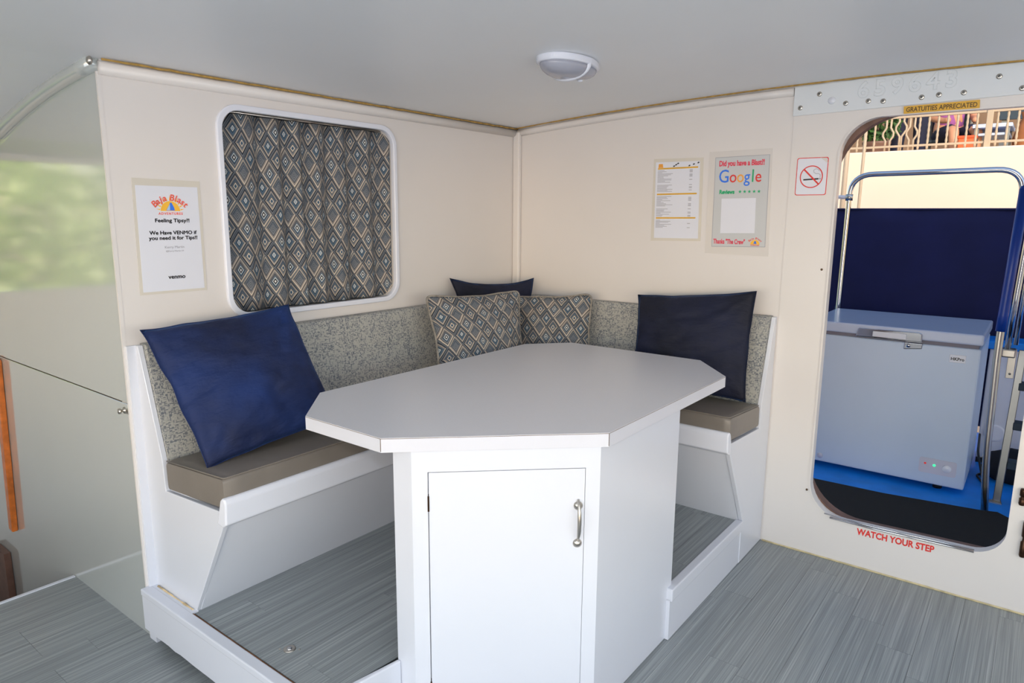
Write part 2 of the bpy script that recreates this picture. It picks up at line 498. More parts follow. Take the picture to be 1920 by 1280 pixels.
# far cabin walls, out of view, with window openings
struct(holed('wall_rear', [[(-2, -1), (4.3, -1), (4.3, 2.12), (-2, 2.12)], rr(.1, .5, 3.9, 1.9, .1), rr(-1.6, 1.0, -.2, 1.8, .1)], (0, -5.2, 0), X, Z, -Y, .05, 'cream'))
struct(holed('wall_starboard', [[(-5.2, 0), (0, 0), (0, 2.1), (-5.2, 2.1)], rr(-4.3, .5, -.9, 1.9, .1)], (4.3, 0, 0), Y, Z, X, .05, 'cream'))
struct(holed('wall_port', [[(-5.2, -1), (-2.22, -1), (-2.22, 1.84), (-5.2, 1.84)], rr(-3.06, 1.10, -2.3, 1.80, .04)], (-2.0, 0, 0), Y, Z, -X, .05, 'cream'))
struct(box('sun_block_rear', (-2.2, -9.0, 2.12), (7.2, -5.25, 2.2), 'white')); struct(box('sun_block_starboard', (4.35, -5.25, 2.12), (7.2, .1, 2.2), 'white')); struct(box('sun_block_deck', (-2.2, .05, 2.125), (4.4, 1.0, 2.2), 'white'))  # unseen roof slabs added to keep sun out of cabin and off the canvas
# step down to the hull on the left: well floor, edge strip, inner faces
struct(box('floor_well', (-2.0, -5.2, -1.0), (-.69, -2.2, -.95), 'subfloor'))
struct(box('wall_well', (-.715, -5.2, -.95), (-.69, -2.2, -.06), 'dark'))
struct(box('trim_1', (-.70, -5.2, -.05), (-.685, -2.172, .004), 'white'))

# glossy panels on the left (y = -2.17 facing the camera side): fixed upper panel, cupboard door below
up_pts = [(0.0, .882)] + [(x, zc(x) + .03) for x in [0.0 - .1 * i for i in range(0, 20)]] + [(-1.95, .882)]
wf = struct(poly_prism('wall_front', up_pts, (0, -2.172, 0), X, Z, Y, .006, 'panel', None, .0015, 1))
hull_door = thing('cupboard_door', 'wide glossy grey cupboard door at far left, below the panel seam', 'cupboard door', (-.7, -2.15, 0))
box('door_leaf', (-1.95, -2.169, -.93), (-.002, -2.1645, .876), 'panel', hull_door, .0015, 1)
latch = lathe('turn_latch', [(0, 0), (.012, 0), (.012, .004), (.005, .006), (.005, .014), (.010, .016), (.010, .022), (0, .024)], (-.047, -2.168, .851), X, Z, -Y, 'steel', hull_door, 12)
box('latch_plate', (-.032, -2.174, .842), (-.006, -2.168, .860), 'steel', hull_door, .002)
struct(box('wall_hull', (-2.0, -2.2, -1.0), (-1.955, -2.14, 2.0), 'cream'))
struct(box('trim_2', (-.006, -2.1755, .0), (.0012, -2.1635, 1.975), 'cream'))
struct(box('trim_9', (-1.95, -2.163, .80), (-.01, -2.155, .95), 'dark_line'))
struct(box('trim_10', (-1.72, -2.20, -.95), (-1.53, -2.171, -.16), 'brown'))
ht = thing('wooden_trim', 'narrow varnished orange wood strip on the grey panel at far left', 'wood trim', (-1.36, -2.17, 0))
poly_prism('strip', [(-1.41, .012), (-1.362, .006), (-1.28, .86), (-1.325, .88)], (0, -2.196, 0), X, Z, Y, .026, 'orange_wood', ht, .005)

# crowned ceiling
bm = bmesh.new(); xs = [-2.05 + i * .2 for i in range(33)]
a = [[bm.verts.new((x, y, zc(x))) for y in (-5.25, .05)] for x in xs]
b = [[bm.verts.new((x, y, zc(x) + .10)) for y in (-5.25, .05)] for x in xs]
for i in range(32):
    bm.faces.new((a[i][0], a[i][1], a[i + 1][1], a[i + 1][0])); bm.faces.new((b[i][0], b[i + 1][0], b[i + 1][1], b[i][1]))
    for j in (0, 1): bm.faces.new((a[i][j], b[i][j], b[i + 1][j], a[i + 1][j]))
bm.faces.new((a[0][0], b[0][0], b[0][1], a[0][1])); bm.faces.new((a[32][0], a[32][1], b[32][1], b[32][0]))
bmesh.ops.recalc_face_normals(bm, faces=bm.faces)
ce = struct(link('ceiling', bm_mesh('ceiling', bm), 'ceiling', None, False))


def bead(name, pts, r, mat, parent, jit=.35, n=7):
    rs = [r * (1 + jit * noise.noise(Vector(p) * 23)) for p in pts]
    return tube(name, pts, rs, mat, parent, n)


# mouldings under the ceiling and the old caulk line above them
def mould(name, pts, r=.024):
    return struct(tube(name, pts, r, 'cream', None, 14))
t3 = mould('trim_3', [(.006, -2.17, 1.975), (.006, -1, 1.977), (.006, 0, 1.978)], .021)
bead('caulk', [(.024, -2.165 + 2.15 * i / 60, 1.999 + .003 * noise.noise((i * .9, 3, 1))) for i in range(61)], .0038, 'caulk', t3)
t4 = mould('trim_4', [(1.5 * i / 12, -.005, zc(1.5 * i / 12) - .026) for i in range(13)], .018)
bead('caulk', [(.02 + 2.9 * i / 80, -.02, zc(.02 + 2.9 * i / 80) - .0025 + .002 * noise.noise((i * .9, 9, 1))) for i in range(81)], .0038, 'caulk', t4)
t5 = struct(tube('trim_5', [(.0 - .1 * i, -2.176, zc(-.1 * i) - .012) for i in range(0, 14)], .027, 'panel', None, 14))
lathe('end_cap', [(0, 0), (.012, 0), (.014, .006), (.008, .012), (0, .013)], (.008, -2.19, 1.992), X, Z, -Y, 'steel', t5, 10)
# caulk under the crown plate and at the floor of the door wall
t6 = struct(bead('trim_6', [(1.51 + 2.4 * i / 60, -.005, .003) for i in range(61)], .004, plain('pale_caulk', (205, 190, 150), .7, var=.2, vscale=30), None))

# ------------------------------------------------------------------ window and curtain
w1 = bpy.data.objects.new('window_1', None); C.objects.link(w1); w1.location = (0, -1.35, 1.52); struct(w1)
holed('window_frame', [rr(-1.790, 1.128, -.914, 1.923, .09), rr(-1.768, 1.150, -.935, 1.901, .072)], (-.012, 0, 0), Y, Z, X, .024, 'white_trim', w1, .004)
holed('pane', [rr(-1.775, 1.143, -.928, 1.908, .075)], (-.072, 0, 0), Y, Z, X, .004, plain('dark_window_glass', (40, 48, 56), .05), w1)
bm = bmesh.new(); nu, nv = 150, 14; grid = []; uvs = {}
s = 0; prev = None
for i in range(nu + 1):
    y = -1.765 + .828 * i / nu
    def fold(y, t):
        ph = y * 2 * PI / .122 + 1.3 * math.sin(y * 9.0)
        return .017 * math.sin(ph) * (1 - .25 * t) + .003 * math.sin(2.3 * ph + t * 2) + .002 * math.sin(y * 17 + 5 * t)
    col = []
    q = Vector((fold(y, .5), y))
    if prev is not None: s += (q - prev).length * 1.12
    prev = q
    for j in range(nv + 1):
        t = j / nv; v = bm.verts.new((-.032 + fold(y, t), y, 1.152 + .741 * t)); col.append(v); uvs[v] = (s, .741 * t)
    grid.append(col)
uvl = bm.loops.layers.uv.new('UVMap')
for i in range(nu):
    for j in range(nv):
        f = bm.faces.new((grid[i][j], grid[i + 1][j], grid[i + 1][j + 1], grid[i][j + 1]))
        for l in f.loops: l[uvl].uv = uvs[l.vert]
cur = thing('curtain', 'gathered blue and taupe diamond-print curtain filling the white rounded window', 'curtain', (-.026, -1.35, 1.152))
me = bm_mesh('fabric', bm); co = link('fabric', me, 'diamond', cur, True)
sm = co.modifiers.new('thick', 'SOLIDIFY'); sm.thickness = .002
tube('curtain_rod', [(-.032, -1.768, 1.899), (-.032, -.934, 1.899)], .004, 'steel', cur, 8)

# ------------------------------------------------------------------ raised platform
pf = thing('raised_platform', 'white-edged raised step floor under the dinette table and bench', 'platform', (.8, -1.0, 0))
PLAT = [(0.004, -2.15), (.955, -2.15), (1.000, -1.89), (1.080, -1.872), (1.462, -1.515), (1.462, -.99), (1.485, -.99), (1.485, -.004), (0.004, -.004)]
poly_prism('base', PLAT, (0, 0, .03), X, Y, Z, .1635, 'subfloor', pf)
rp = [(.0, .046), (.012, .046)] + [(.012 + .98 * i / 24, .046 + .004 * noise.noise((i * .7, 2, 5))) for i in range(1, 25)] + [(.992, .182), (0, .182)]
poly_prism('riser', rp, (0, -2.192, 0), X, Z, Y, .026, 'white', pf)
box('corner_block', (.002, -2.178, .001), (.05, -2.155, .05), 'white', pf)
box('kerb', (.0, -2.196, .178), (.988, -2.158, .203), 'white', pf, .004)
poly_prism('kerb', [(.988, -2.196), (1.030, -1.8975), (1.0165, -1.8975), (.974, -2.157)], (0, 0, .004), X, Y, Z, .199, 'white', pf, .004)
box('ledge', (.002, -2.160, .18), (.292, -2.136, .2015), 'white', pf)
bead('caulk', [(.03 + .245 * i / 30, -2.146, .2015 + .0022 * noise.noise((i * .8, 7, 2))) for i in range(31)], .003, 'rust', pf, .9)
box('caulk_gap', (.292, -2.158, .186), (.974, -2.153, .1985), plain('rusty_gap', (120, 76, 44), .8, var=.4, vscale=30), pf)
box('riser', (1.478, -1.02, .002), (1.498, -.004, .16), 'white', pf)
box('kerb', (1.472, -1.02, .155), (1.506, -.29, .203), 'white', pf, .004)
def plat_skip(a, b, c, d): return False
planks(pf, .278, 1.470, -2.15, -.279, .197, .698, lambda k: {0: -1.67, 6: -.81}.get(k, -((k * 5657) % 11) / 11 * .9), lambda a, b, c, d: a > 1.016 and d < -1.0)
for p in list(pf.children):       # boards at the platform's chamfered corner are cut by the cabinet, keep those clear of it
    if p.name.startswith('plank'):
        xs_ = [v.co.x for v in p.data.vertices]; ys_ = [v.co.y for v in p.data.vertices]
        if max(xs_) > .98:
            for v in p.data.vertices:
                v.co.x = min(v.co.x, .980 + .14 * (v.co.y + 2.15)) if v.co.x > 1.0 and min(ys_) < -1.9 and v.co.y < -1.9 else v.co.x
                lim = -.992 if min(xs_) > 1.0 else -9
                if v.co.y < lim: v.co.y = lim
dr = thing('floor_socket', 'small round metal deck fitting set in the platform planks', 'deck fitting', (.711, -2.068, .197))
lathe('ring', [(.0105, 0), (.019, 0), (.019, .002), (.0165, .0035), (.0105, .003)], (.711, -2.068, .197), X, Y, Z, 'steel', dr, 20)
lathe('bolt', [(0, 0), (.0085, 0), (.0085, .004), (.006, .0055), (0, .006)], (.711, -2.068, .197), X, Y, Z, 'chrome', dr, 14)
for sgn in (-1, 1):
    lathe('screw', [(0, 0), (.0035, 0), (.0035, .0012), (0, .0015)], (.711 + sgn * .025, -2.068 + sgn * .018, .197), X, Y, Z, 'steel', dr, 8)

# ------------------------------------------------------------------ corner bench
# profile d = distance from the wall, z
bench = thing('corner_bench', 'white L-shaped corner bench with grey-blue tweed back along both walls', 'bench', (.3, -.3, .2))
SEAT = [(.0, .19), (.283, .19), (.49, .568), (.492, .612), (.0, .59)]
END = [(-.0, .19), (.280, .19), (.500, .566), (.502, .615), (.139, .592), (.133, .700), (.026, 1.083), (.0, 1.083)]
def prof(name, pts, wall, a, b, mat, r=0.0, parent=bench):
    if wall == 'L': return poly_prism(name, pts, (.001, a, 0), X, Z, Y, b - a, mat, parent, r)
    return poly_prism(name, pts, (a, -.001, 0), -Y, Z, X, b - a, mat, parent, r)
prof('seat_box', SEAT, 'L', -2.125, -.02, 'white'); prof('seat_box', SEAT, 'R', .5, 1.482, 'white')
prof('end_panel', END, 'L', -2.140, -2.122, 'white', .002)
END_R = [(-.0, .002)] + [(.295, .002), (.295, .203)] + END[1:]
prof('end_panel', END_R, 'R', 1.483, 1.501, 'white', .002)
RAIL = [(.474, .572), (.506, .566), (.526, .580), (.532, .650), (.524, .664), (.512, .666), (.50, .655)]
prof('front_rail', RAIL, 'L', -2.145, -.5, 'white_trim', .005); prof('front_rail', RAIL, 'R', .54, 1.500, 'white_trim', .005)
box('edge_strip', (.001, -2.168, .2), (.012, -2.140, 1.083), 'white', bench)


def backrest(wall, a, b):
    bm = bmesh.new(); uvl = bm.loops.layers.uv.new('UVMap')
    pr = [(.004, .60), (.135, .60), (.139, .70)]
    for i in range(1, 8): t = i / 8; pr.append((.139 + (.056 - .139) * t, .70 + (1.064 - .70) * t))
    for i in range(6): an = PI / 2 * i / 5; pr.append((.040 + .016 * math.cos(an) , 1.066 + .021 * math.sin(an)))
    pr += [(.004, 1.087)]
    n = max(2, int((b - a) / .05)); rows = []; L = [0]
    for p, q in zip(pr, pr[1:]): L.append(L[-1] + math.dist(p, q))
    for i in range(n + 1):
        s = a + (b - a) * i / n; row = []
        for p in pr:
            d = p[0] + (.003 if .7 < p[1] < 1.06 and 0 < i < n else 0)
            row.append(bm.verts.new((d, s, p[1]) if wall == 'L' else (s, -d, p[1])))
        rows.append(row)
    for i in range(n):
        for j in range(len(pr) - 1):
            f = bm.faces.new((rows[i][j], rows[i + 1][j], rows[i + 1][j + 1], rows[i][j + 1]))
            for l, (ii, jj) in zip(f.loops, [(i, j), (i + 1, j), (i + 1, j + 1), (i, j + 1)]): l[uvl].uv = (a + (b - a) * ii / n, L[jj])
    for r_ in (rows[0], rows[-1]):
        f = bm.faces.new(r_)
        for l in f.loops: l[uvl].uv = (l.vert.co.x + l.vert.co.y, l.vert.co.z)
    bmesh.ops.recalc_face_normals(bm, faces=bm.faces)
    return link('backrest', bm_mesh('backrest', bm), 'tweed', bench, True)
for (wl_, a_, b_) in (('L', -2.121, -.02), ('R', .15, 1.482)):
    o = backrest(wl_, a_, b_)
    m = o.modifiers.new('es', 'EDGE_SPLIT'); m.split_angle = .9


def seat_cushion(wall, a, b, label):
    """boxed vinyl cushion with rounded edges, a piped seam and small puckers"""
    root = thing('seat_cushion', label, 'seat cushion', ((.33, (a + b) / 2, .6) if wall == 'L' else ((a + b) / 2, -.33, .6)), 'grey vinyl bench cushions')
    pr = rr(.142, 0, .517, .104, .014, 3)
    n = 60; bm = bmesh.new(); rows = []
    def at(d, h, s): # tilt
        t = (d - .138) / .375; z = .596 + .026 * t + h
        return (d, s, z) if wall == 'L' else (s, -d, z)
    for i in range(n + 1):
        e = i / n; s = a + (b - a) * e
        edge = min(e, 1 - e) * (b - a); k = 0 if edge > .012 else (1 - edge / .012)
        row = []
        for (d, h) in pr:
            dd = .33 + (d - .33) * (1 - .04 * k); hh = .052 + (h - .052) * (1 - .12 * k)
            if h > .07: hh += .006 * math.sin(PI * min(max((d - .142) / .375, 0), 1))
            if d > .5 and .015 < h < .09: dd += .004 + .0035 * noise.noise((s * 16, h * 7, 3.0 if wall == 'L' else 8.0))
            row.append(bm.verts.new(at(dd, hh, s + (.004 * noise.noise((d * 40, h * 5, 1)) if i in (0, n) else 0))))
        rows.append(row)
    m = len(pr)
    for i in range(n):
        for j in range(m): bm.faces.new((rows[i][j], rows[i][(j + 1) % m], rows[i + 1][(j + 1) % m], rows[i + 1][j]))
    bm.faces.new(rows[0]); bm.faces.new(rows[-1])
    bmesh.ops.recalc_face_normals(bm, faces=bm.faces)
    o = link('cover', bm_mesh('cover', bm), 'vinyl', root, True); md = o.modifiers.new('es', 'EDGE_SPLIT'); md.split_angle = .8
    g = .004
    P = [at(.150, .102, a + g), at(.511, .104, a + g), at(.511, .104, b - g), at(.150, .102, b - g)]
    tube('piping', bend(P, .012, 4), .0026, 'vinyl', root, 6)
    return root
seat_cushion('L', -2.136, -.55, 'long grey vinyl seat cushion on the left bench under the window wall')
seat_cushion('R', .55, 1.496, 'grey vinyl seat cushion on the right bench beside the doorway')

# ------------------------------------------------------------------ dinette table
tb = thing('dinette_table', 'grey-topped white cabinet table with clipped corners in the middle', 'table', (1.2, -1.2, 0))
TOP = [(.4927, -1.7524), (.6917, -1.9556), (1.0317, -1.9556), (1.502, -1.5141), (1.502, -.6118), (1.3035, -.3822), (.6463, -.3822), (.4927, -.5618)]
poly_prism('tabletop', TOP, (0, 0, .8760), X, Y, Z, .0392, 'table_edge', tb, .0004, 1)
cx, cy = 1.0, -1.15
def inset(P, d): return [(x + (cx - x) * d / math.hypot(x - cx, y - cy), y + (cy - y) * d / math.hypot(x - cx, y - cy)) for x, y in P]
poly_prism('seam_line', inset(TOP, .0002), (0, 0, .9152), X, Y, Z, .0014, 'dark_line', tb)
poly_prism('laminate', inset(TOP, .0004), (0, 0, .9166), X, Y, Z, .0016, 'table_top', tb)
# vertical joints of the edge band at the visible corners
for (x, y) in (TOP[2], TOP[3]):
    box('edge_joint', (x - .0006, y - .0009, .879), (x + .0006, y + .0009, .9155), 'dark_line', tb)
d45 = (Vector((1.090, -1.8966, 0)) - Vector((1.484, -1.527, 0))); LEN = d45.length; D = -d45.normalized(); NF = Vector((D.y, -D.x, 0)).normalized()
BO = Vector((1.090, -1.8966, 0)) - NF * .016   # front face: s along D from the left edge
# carcass as boards so the door opening is a true recess
bm = bmesh.new()
poly_prism('carcass', [(1.469, -.986), (1.469, -1.519), (1.0855, -1.878), (1.035, -1.878), (1.035, -.986)], (0, 0, .005), X, Y, Z, .871, 'white', tb)
poly_prism('side_panel', [(1.484, -.985), (1.484, -1.527), (1.4694, -1.5190), (1.4694, -.985)], (0, 0, .004), X, Y, Z, .872, 'white', tb)
box('left_panel', (1.0158, -1.8964, .004), (1.036, -.985, .876), 'white', tb)
box('corner_panel', (1.0158, -1.8966, .004), (1.090, -1.876, .876), 'white', tb)
holed('face_frame', [[(0, .004), (LEN, .004), (LEN, .876), (0, .876)], [(.0447, .07), (.4973, .07), (.4973, .8143), (.0447, .8143)]], BO, D, Z, NF, .016, 'white', tb)
dr_ = holed('cabinet_door', [[(.0477, .073), (.4958, .073), (.4958, .8126), (.0477, .8126)]], BO + NF * .002, D, Z, NF, .0145, 'white', tb)
bm.free()
for z0 in (.697, .11):
    poly_prism('hinge', [(.0436, z0), (.0487, z0), (.0487, z0 + .046), (.0436, z0 + .046)], BO, D, Z, NF, .0185, 'bronze', dr_)
def hp(s, z, o): p = BO + D * s + NF * (.0165 + o); return (p.x, p.y, z)
SH = .4775
path = [hp(SH, .594, .002), hp(SH, .602, .012), hp(SH, .62, .021), hp(SH, .656, .026), hp(SH, .692, .021), hp(SH, .71, .012), hp(SH, .718, .002)]
pp = bend(path, .012, 3); n_ = len(pp)
tube('pull_handle', pp, [.0036 + .0027 * math.sin(PI * i / (n_ - 1)) ** 2 for i in range(n_)], 'steel', dr_, 12)
for z0 in (.583, .700):
    lathe('handle_rosette', [(0, 0), (.0135, 0), (.0135, .002), (.010, .005), (.006, .009), (0, .010)], hp(SH, z0, 0), D, Z, NF, 'steel', dr_, 16)


# ------------------------------------------------------------------ pillows
def pillow(name, label, bl, br, tr, tl, thick, mat, seed, seam=.0, group=None, piping=False, puff=.56, sag=.035, wr=.011, rnd=.03, rdg=1.0):
    """soft square cushion: bilinear patch through its four corners, pinched edges, puffed middle, creases from the corners"""
    bl, br, tr, tl = map(Vector, (bl, br, tr, tl)); n = 34
    nor = ((br - bl) + (tr - tl)).cross((tl - bl) + (tr - br)).normalized()
    w_, h_ = ((br - bl).length + (tr - tl).length) / 2, ((tl - bl).length + (tr - br).length) / 2
    root = thing(name, label, 'pillow', (bl + br) / 2, group)
    if piping: rdg = .3
    bm = bmesh.new(); uvl = bm.loops.layers.uv.new('UVMap')
    def pt(u, v, side):
        a, b = 2 * u - 1, 2 * v - 1
        # edges bow inwards between the corners
        k0 = 1 - rnd * (a * b) ** 10
        eu, ev = noise.noise(Vector((b * 2.6, seed, a * .6))), noise.noise(Vector((a * 2.6, seed + 5, b * .6)))
        pu = a * (1 - sag * (1 - b * b)) * k0 + .012 * eu * (1 - b * b); pv = b * (1 - sag * (1 - a * a)) * k0 + .014 * ev * (1 - a * a)
        uu, vv = (pu + 1) / 2, (pv + 1) / 2
        p = bl * (1 - uu) * (1 - vv) + br * uu * (1 - vv) + tr * uu * vv + tl * (1 - uu) * vv
        e = max(0, (1 - a * a)) * max(0, (1 - b * b))
        t = thick * e ** puff
        c = Vector((a * 2.3, b * 2.3, seed * 3.7))
        fr = noise.noise(c) * .6 + noise.noise(c * 2.6) * .3
        ang = math.atan2(1 - abs(b), 1 - abs(a) + 1e-6); dc = math.hypot(1 - abs(a), 1 - abs(b))
        crease = math.sin(ang * 13 + seed + (a > 0) * 2 + (b > 0) * 3) * math.exp(-dc * 2.2) * min(1, dc * 3)
        fold = math.sin((b * 1.0 + .35 * a + .3 * noise.noise(c * .8)) * 9 + seed) * max(0, -b + .1) * .6
        rg = max(0, 1 - abs(noise.noise(Vector((a * 1.1 + .5 * b, b * 3.2 - a * .6, seed * 2.1)))) * 4.5) ** 2 + .7 * max(0, 1 - abs(noise.noise(Vector((a * 2.2 - b, b * 4.5 + a * .8, seed * 5.3)))) * 5) ** 2
        t += (wr * (crease + fr + fold - .75 * rg * rdg)) * min(1, e * 5)
        # rim wobble
        rim = nor * (.010 * noise.noise(Vector((a * 3, b * 3, seed)))) * (1 - min(1, e * 4))
        return p + nor * (t * side) + rim
    V = {}
    for side in (1, -1):
        for i in range(n + 1):
            for j in range(n + 1):
                if side == -1 and (i in (0, n) or j in (0, n)): V[(side, i, j)] = V[(1, i, j)]; continue
                V[(side, i, j)] = bm.verts.new(pt(i / n, j / n, side))
    for side in (1, -1):
        for i in range(n):
            for j in range(n):
                q = [(i, j), (i + 1, j), (i + 1, j + 1), (i, j + 1)]
                if side == -1: q = q[::-1]
                f = bm.faces.new([V[(side,) + k] for k in q])
                for l, (ii, jj) in zip(f.loops, q): l[uvl].uv = (ii / n * w_ + seed * .13, jj / n * h_ + seed * .07)
    rim = [V[(1, i, 0)].co.copy() for i in range(n)] + [V[(1, n, j)].co.copy() for j in range(n)] + [V[(1, i, n)].co.copy() for i in range(n, 0, -1)] + [V[(1, 0, j)].co.copy() for j in range(n, 0, -1)]
    link('cover', bm_mesh('cover', bm), mat, root, True)
    if piping: tube('piping', rim, .0055, 'piping', root, 8, True)
    else: tube('seam', rim, .0016, mat, root, 6, True)
    return root


pillow('throw_pillow', 'large royal-navy velvet pillow leaning at the left end of the bench', (.36, -2.100, .715), (.37, -1.585, .762), (.105, -1.597, 1.176), (.085, -2.148, 1.143), .078, 'velvet', 1.0, sag=.03, rnd=-.01)
pillow('throw_pillow', 'dark navy velvet pillow hidden behind the patterned pillows in the corner', (.16, -.62, .74), (.30, -.16, .74), (.18, -.065, 1.182), (.045, -.597, 1.209), .040, 'velvet_dark', 2.2, sag=.14, rnd=-.01)
pillow('throw_pillow', 'diamond-print pillow on the left of the corner pair, leaning on window wall', (.345, -1.0, .728), (.50, -.53, .728), (.325, -.382, 1.155), (.135, -.880, 1.156), .080, 'diamond', 3.1, None, 'diamond-print pillows in the corner', True, sag=.095, rnd=.06)
pillow('throw_pillow', 'diamond-print pillow on the right of the corner pair, half behind its twin', (.31, -.40, .73), (.665, -.235, .73), (.603, -.126, 1.134), (.215, -.275, 1.105), .070, 'diamond', 4.3, None, 'diamond-print pillows in the corner', True, sag=.06, rnd=.06)
pillow('throw_pillow', 'dark navy velvet pillow leaning on the right bench near the doorway', (.915, -.262, .728), (1.452, -.215, .724), (1.430, -.098, 1.199), (.853, -.105, 1.143), .070, 'velvet_dark', 5.6, rnd=-.01)

# ------------------------------------------------------------------ ceiling light
lampx, lampy = 1.02, -1.022
zl = zc(lampx)
cl = thing('ceiling_light', 'white oval dome light with clear lens on the ceiling', 'ceiling light', (lampx, lampy, zl))
def egg(w0, l0, l1, n=72):
    pts = []
    for i in range(n):
        a = 2 * PI * i / n; c, s_ = math.cos(a), math.sin(a)
        yy = s_ * (l1 if s_ > 0 else l0)
        ww = w0 * (1 - .22 * max(0, s_))
        pts.append((math.copysign(abs(c) ** .8, c) * ww, yy))
    return pts
poly_prism('base', egg(.090, .152, .150), (lampx, lampy, zl - .022), X, Y, Z, .024, 'white_trim', cl, .006, 2)
def dome(name, w0, y0, y1, yc, half, h, mat):
    bm = bmesh.new(); rings = []
    for k in range(7):
        t = k / 6; q = math.cos(t * PI / 2) ** .7 if k < 6 else 0.02; row = []
        for (x, y) in [(math.cos(2 * PI * i / 36), math.sin(2 * PI * i / 36)) for i in range(36)]:
            px = lampx + x * w0 * q; py = lampy + yc + y * half * q
            py = min(max(py, lampy + y0), lampy + y1)
            row.append(bm.verts.new((px, py, zl - .021 - h * math.sin(t * PI / 2))))
        rings.append(row)
    for A, B in zip(rings, rings[1:]):
        for k in range(36): bm.faces.new((A[k], A[(k + 1) % 36], B[(k + 1) % 36], B[k]))
    bm.faces.new(rings[-1]); bm.faces.new(rings[0][::-1])
    bmesh.ops.recalc_face_normals(bm, faces=bm.faces)
    return link(name, bm_mesh(name, bm), mat, cl, True)
dome('lens', .082, -.146, -.008, .0, .146, .042, 'lens')
dome('end_cap', .068, .002, .140, .02, .12, .034, 'lens')
arc = [(lampx + .083 * math.cos(PI * i / 12), lampy - .004, zl - .016 - .045 * math.sin(PI * i / 12)) for i in range(13)]
tube('band', arc, .009, 'white_trim', cl, 8)
lathe('switch', [(0, 0), (.010, 0), (.010, .008), (0, .010)], (lampx - .01, lampy + .085, zl - .048), X, Y, -Z, 'white_trim', cl, 12)

# ------------------------------------------------------------------ sheets on the walls
# tip notice on the window wall (u = y, faces +x)
O = Vector((.0005, -1.985, 1.446))
tn = thing('tip_notice', 'laminated white tip notice with sunburst logo left of the window', 'notice', (0, -1.985, 1.251))
def onL(u, v, d=0.0): return (O.x + d, O.y + u, O.z + v)
poly_prism('laminate_sleeve', [(-.113, .196), (-.119, -.196), (.119, -.196), (.121, .193)], O, Y, Z, X, .0012, 'laminate', tn)
poly_prism('sheet', [(-.104, .172), (-.108, -.187), (.110, -.187), (.110, .172)], onL(0, 0, .0012), Y, Z, X, .0006, 'paper', tn)
N_ = .0018
sunp = []
for i in range(25):
    a = PI * i / 24; sunp.append((.034 * math.cos(a), .034 * math.sin(a)))
LG = (.008, .088)
def disc(name, pts, O_, mat, par, U=Y, V=Z, N=X, t=.0004): return poly_prism(name, pts, O_, U, V, N, t, mat, par)
disc('sun_emblem', sunp, onL(LG[0], LG[1], N_), 'yellow', tn)
rays = bmesh.new()
for i in range(11):
    a = PI * (i + .5) / 11; r0, r1 = .036, (.056 if i % 2 else .049)
    vs = [rays.verts.new(Vector(onL(LG[0] + r * math.cos(a + q), LG[1] + r * math.sin(a + q), N_ + .0004))) for r, q in ((r0, -.07), (r1, 0), (r0, .07))]
    rays.faces.new(vs)
link('sun_rays', bm_mesh('sun_rays', rays), 'yellow', tn)
disc('sail_emblem', [(-.016, .002), (.014, .002), (.012, .012), (.004, .029), (.0, .029)], onL(LG[0] + .001, LG[1], N_ + .0004), 'blue', tn)
disc('sail_highlight', [(-.014, .003), (-.002, .003), (-.001, .024)], onL(LG[0], LG[1], N_ + .0008), 'lblue', tn)
arc_text('logo_lettering', 'Baja Blast', .030, (LG[0], LG[1] - .03), .066, -.80, .80, onL(0, 0, N_ + .001), Y, Z, X, 'orange_red', tn, .0006, .15)
text('logo_lettering', 'ADVENTURES', .0115, onL(LG[0], LG[1] - .0125, N_), Y, Z, X, 'orange_red', tn, bold=.0003, space=1.25)
for (s_, z_, sz, m_, sx_, b_) in [('Feeling Tipsy?!', .050, .0175, 'ink', 1.20, .0004), ('We Have VENMO if', .008, .0175, 'ink', 1.12, 0), ('you need it for Tips!!', -.010, .0175, 'ink', 1.14, .0004),
                                 ('Kerry Martin', -.040, .012, 'grey_ink', 1.1, 0), ('@Kerry-Martin-59', -.052, .0075, 'grey_ink', 1.1, 0), ('venmo', -.146, .020, 'ink', 1.1, .0008)]:
    text('lettering', s_, sz, onL(.012, z_, N_), Y, Z, X, m_, tn, bold=0 if m_ == 'ink' else b_, sx=sx_, dbl=.0006 if m_ == 'ink' else 0)

# sheets on the right wall (u = x, faces -y)
def onR(u, v, d=0.0): return (u, -.0005 - d, v)
mn = thing('price_list', 'small typed price sheet with three yellow lines, left of grey poster', 'notice', (.985, 0, 1.41))
poly_prism('laminate_sleeve', [(.857, 1.408), (1.117, 1.412), (1.110, 1.800), (.857, 1.803)], onR(0, 0), X, Z, -Y, .001, 'laminate', mn)
poly_prism('sheet', [(.874, 1.422), (1.104, 1.424), (1.094, 1.785), (.868, 1.787)], onR(0, 0, .001), X, Z, -Y, .0006, 'paper', mn)
for z_ in (1.752, 1.630, 1.516): poly_prism('yellow_rule', [(.880, z_), (1.086, z_ + .002), (1.086, z_ + .009), (.880, z_ + .007)], onR(0, 0, .0016), X, Z, -Y, .0003, 'amber', mn)
poly_prism('orange_mark', [(.882, 1.760), (.908, 1.760), (.905, 1.778), (.884, 1.778)], onR(0, 0, .0016), X, Z, -Y, .0003, 'orange', mn)
bm = bmesh.new(); rng = random.Random(4)
for (za, zb) in ((1.745, 1.690), (1.676, 1.642), (1.622, 1.575), (1.562, 1.526), (1.508, 1.470)):
    z_ = za
    while z_ > zb:
        L_ = rng.uniform(.02, .085)
        bm.faces.new([bm.verts.new(onR(x, zz, .0019)) for x, zz in ((.880, z_), (.880 + L_, z_), (.880 + L_, z_ + .0022), (.880, z_ + .0022))])
        if rng.random() < .5: bm.faces.new([bm.verts.new(onR(x, zz, .0019)) for x, zz in ((1.045, z_), (1.06, z_), (1.06, z_ + .003), (1.045, z_ + .003))])
        z_ -= .0050
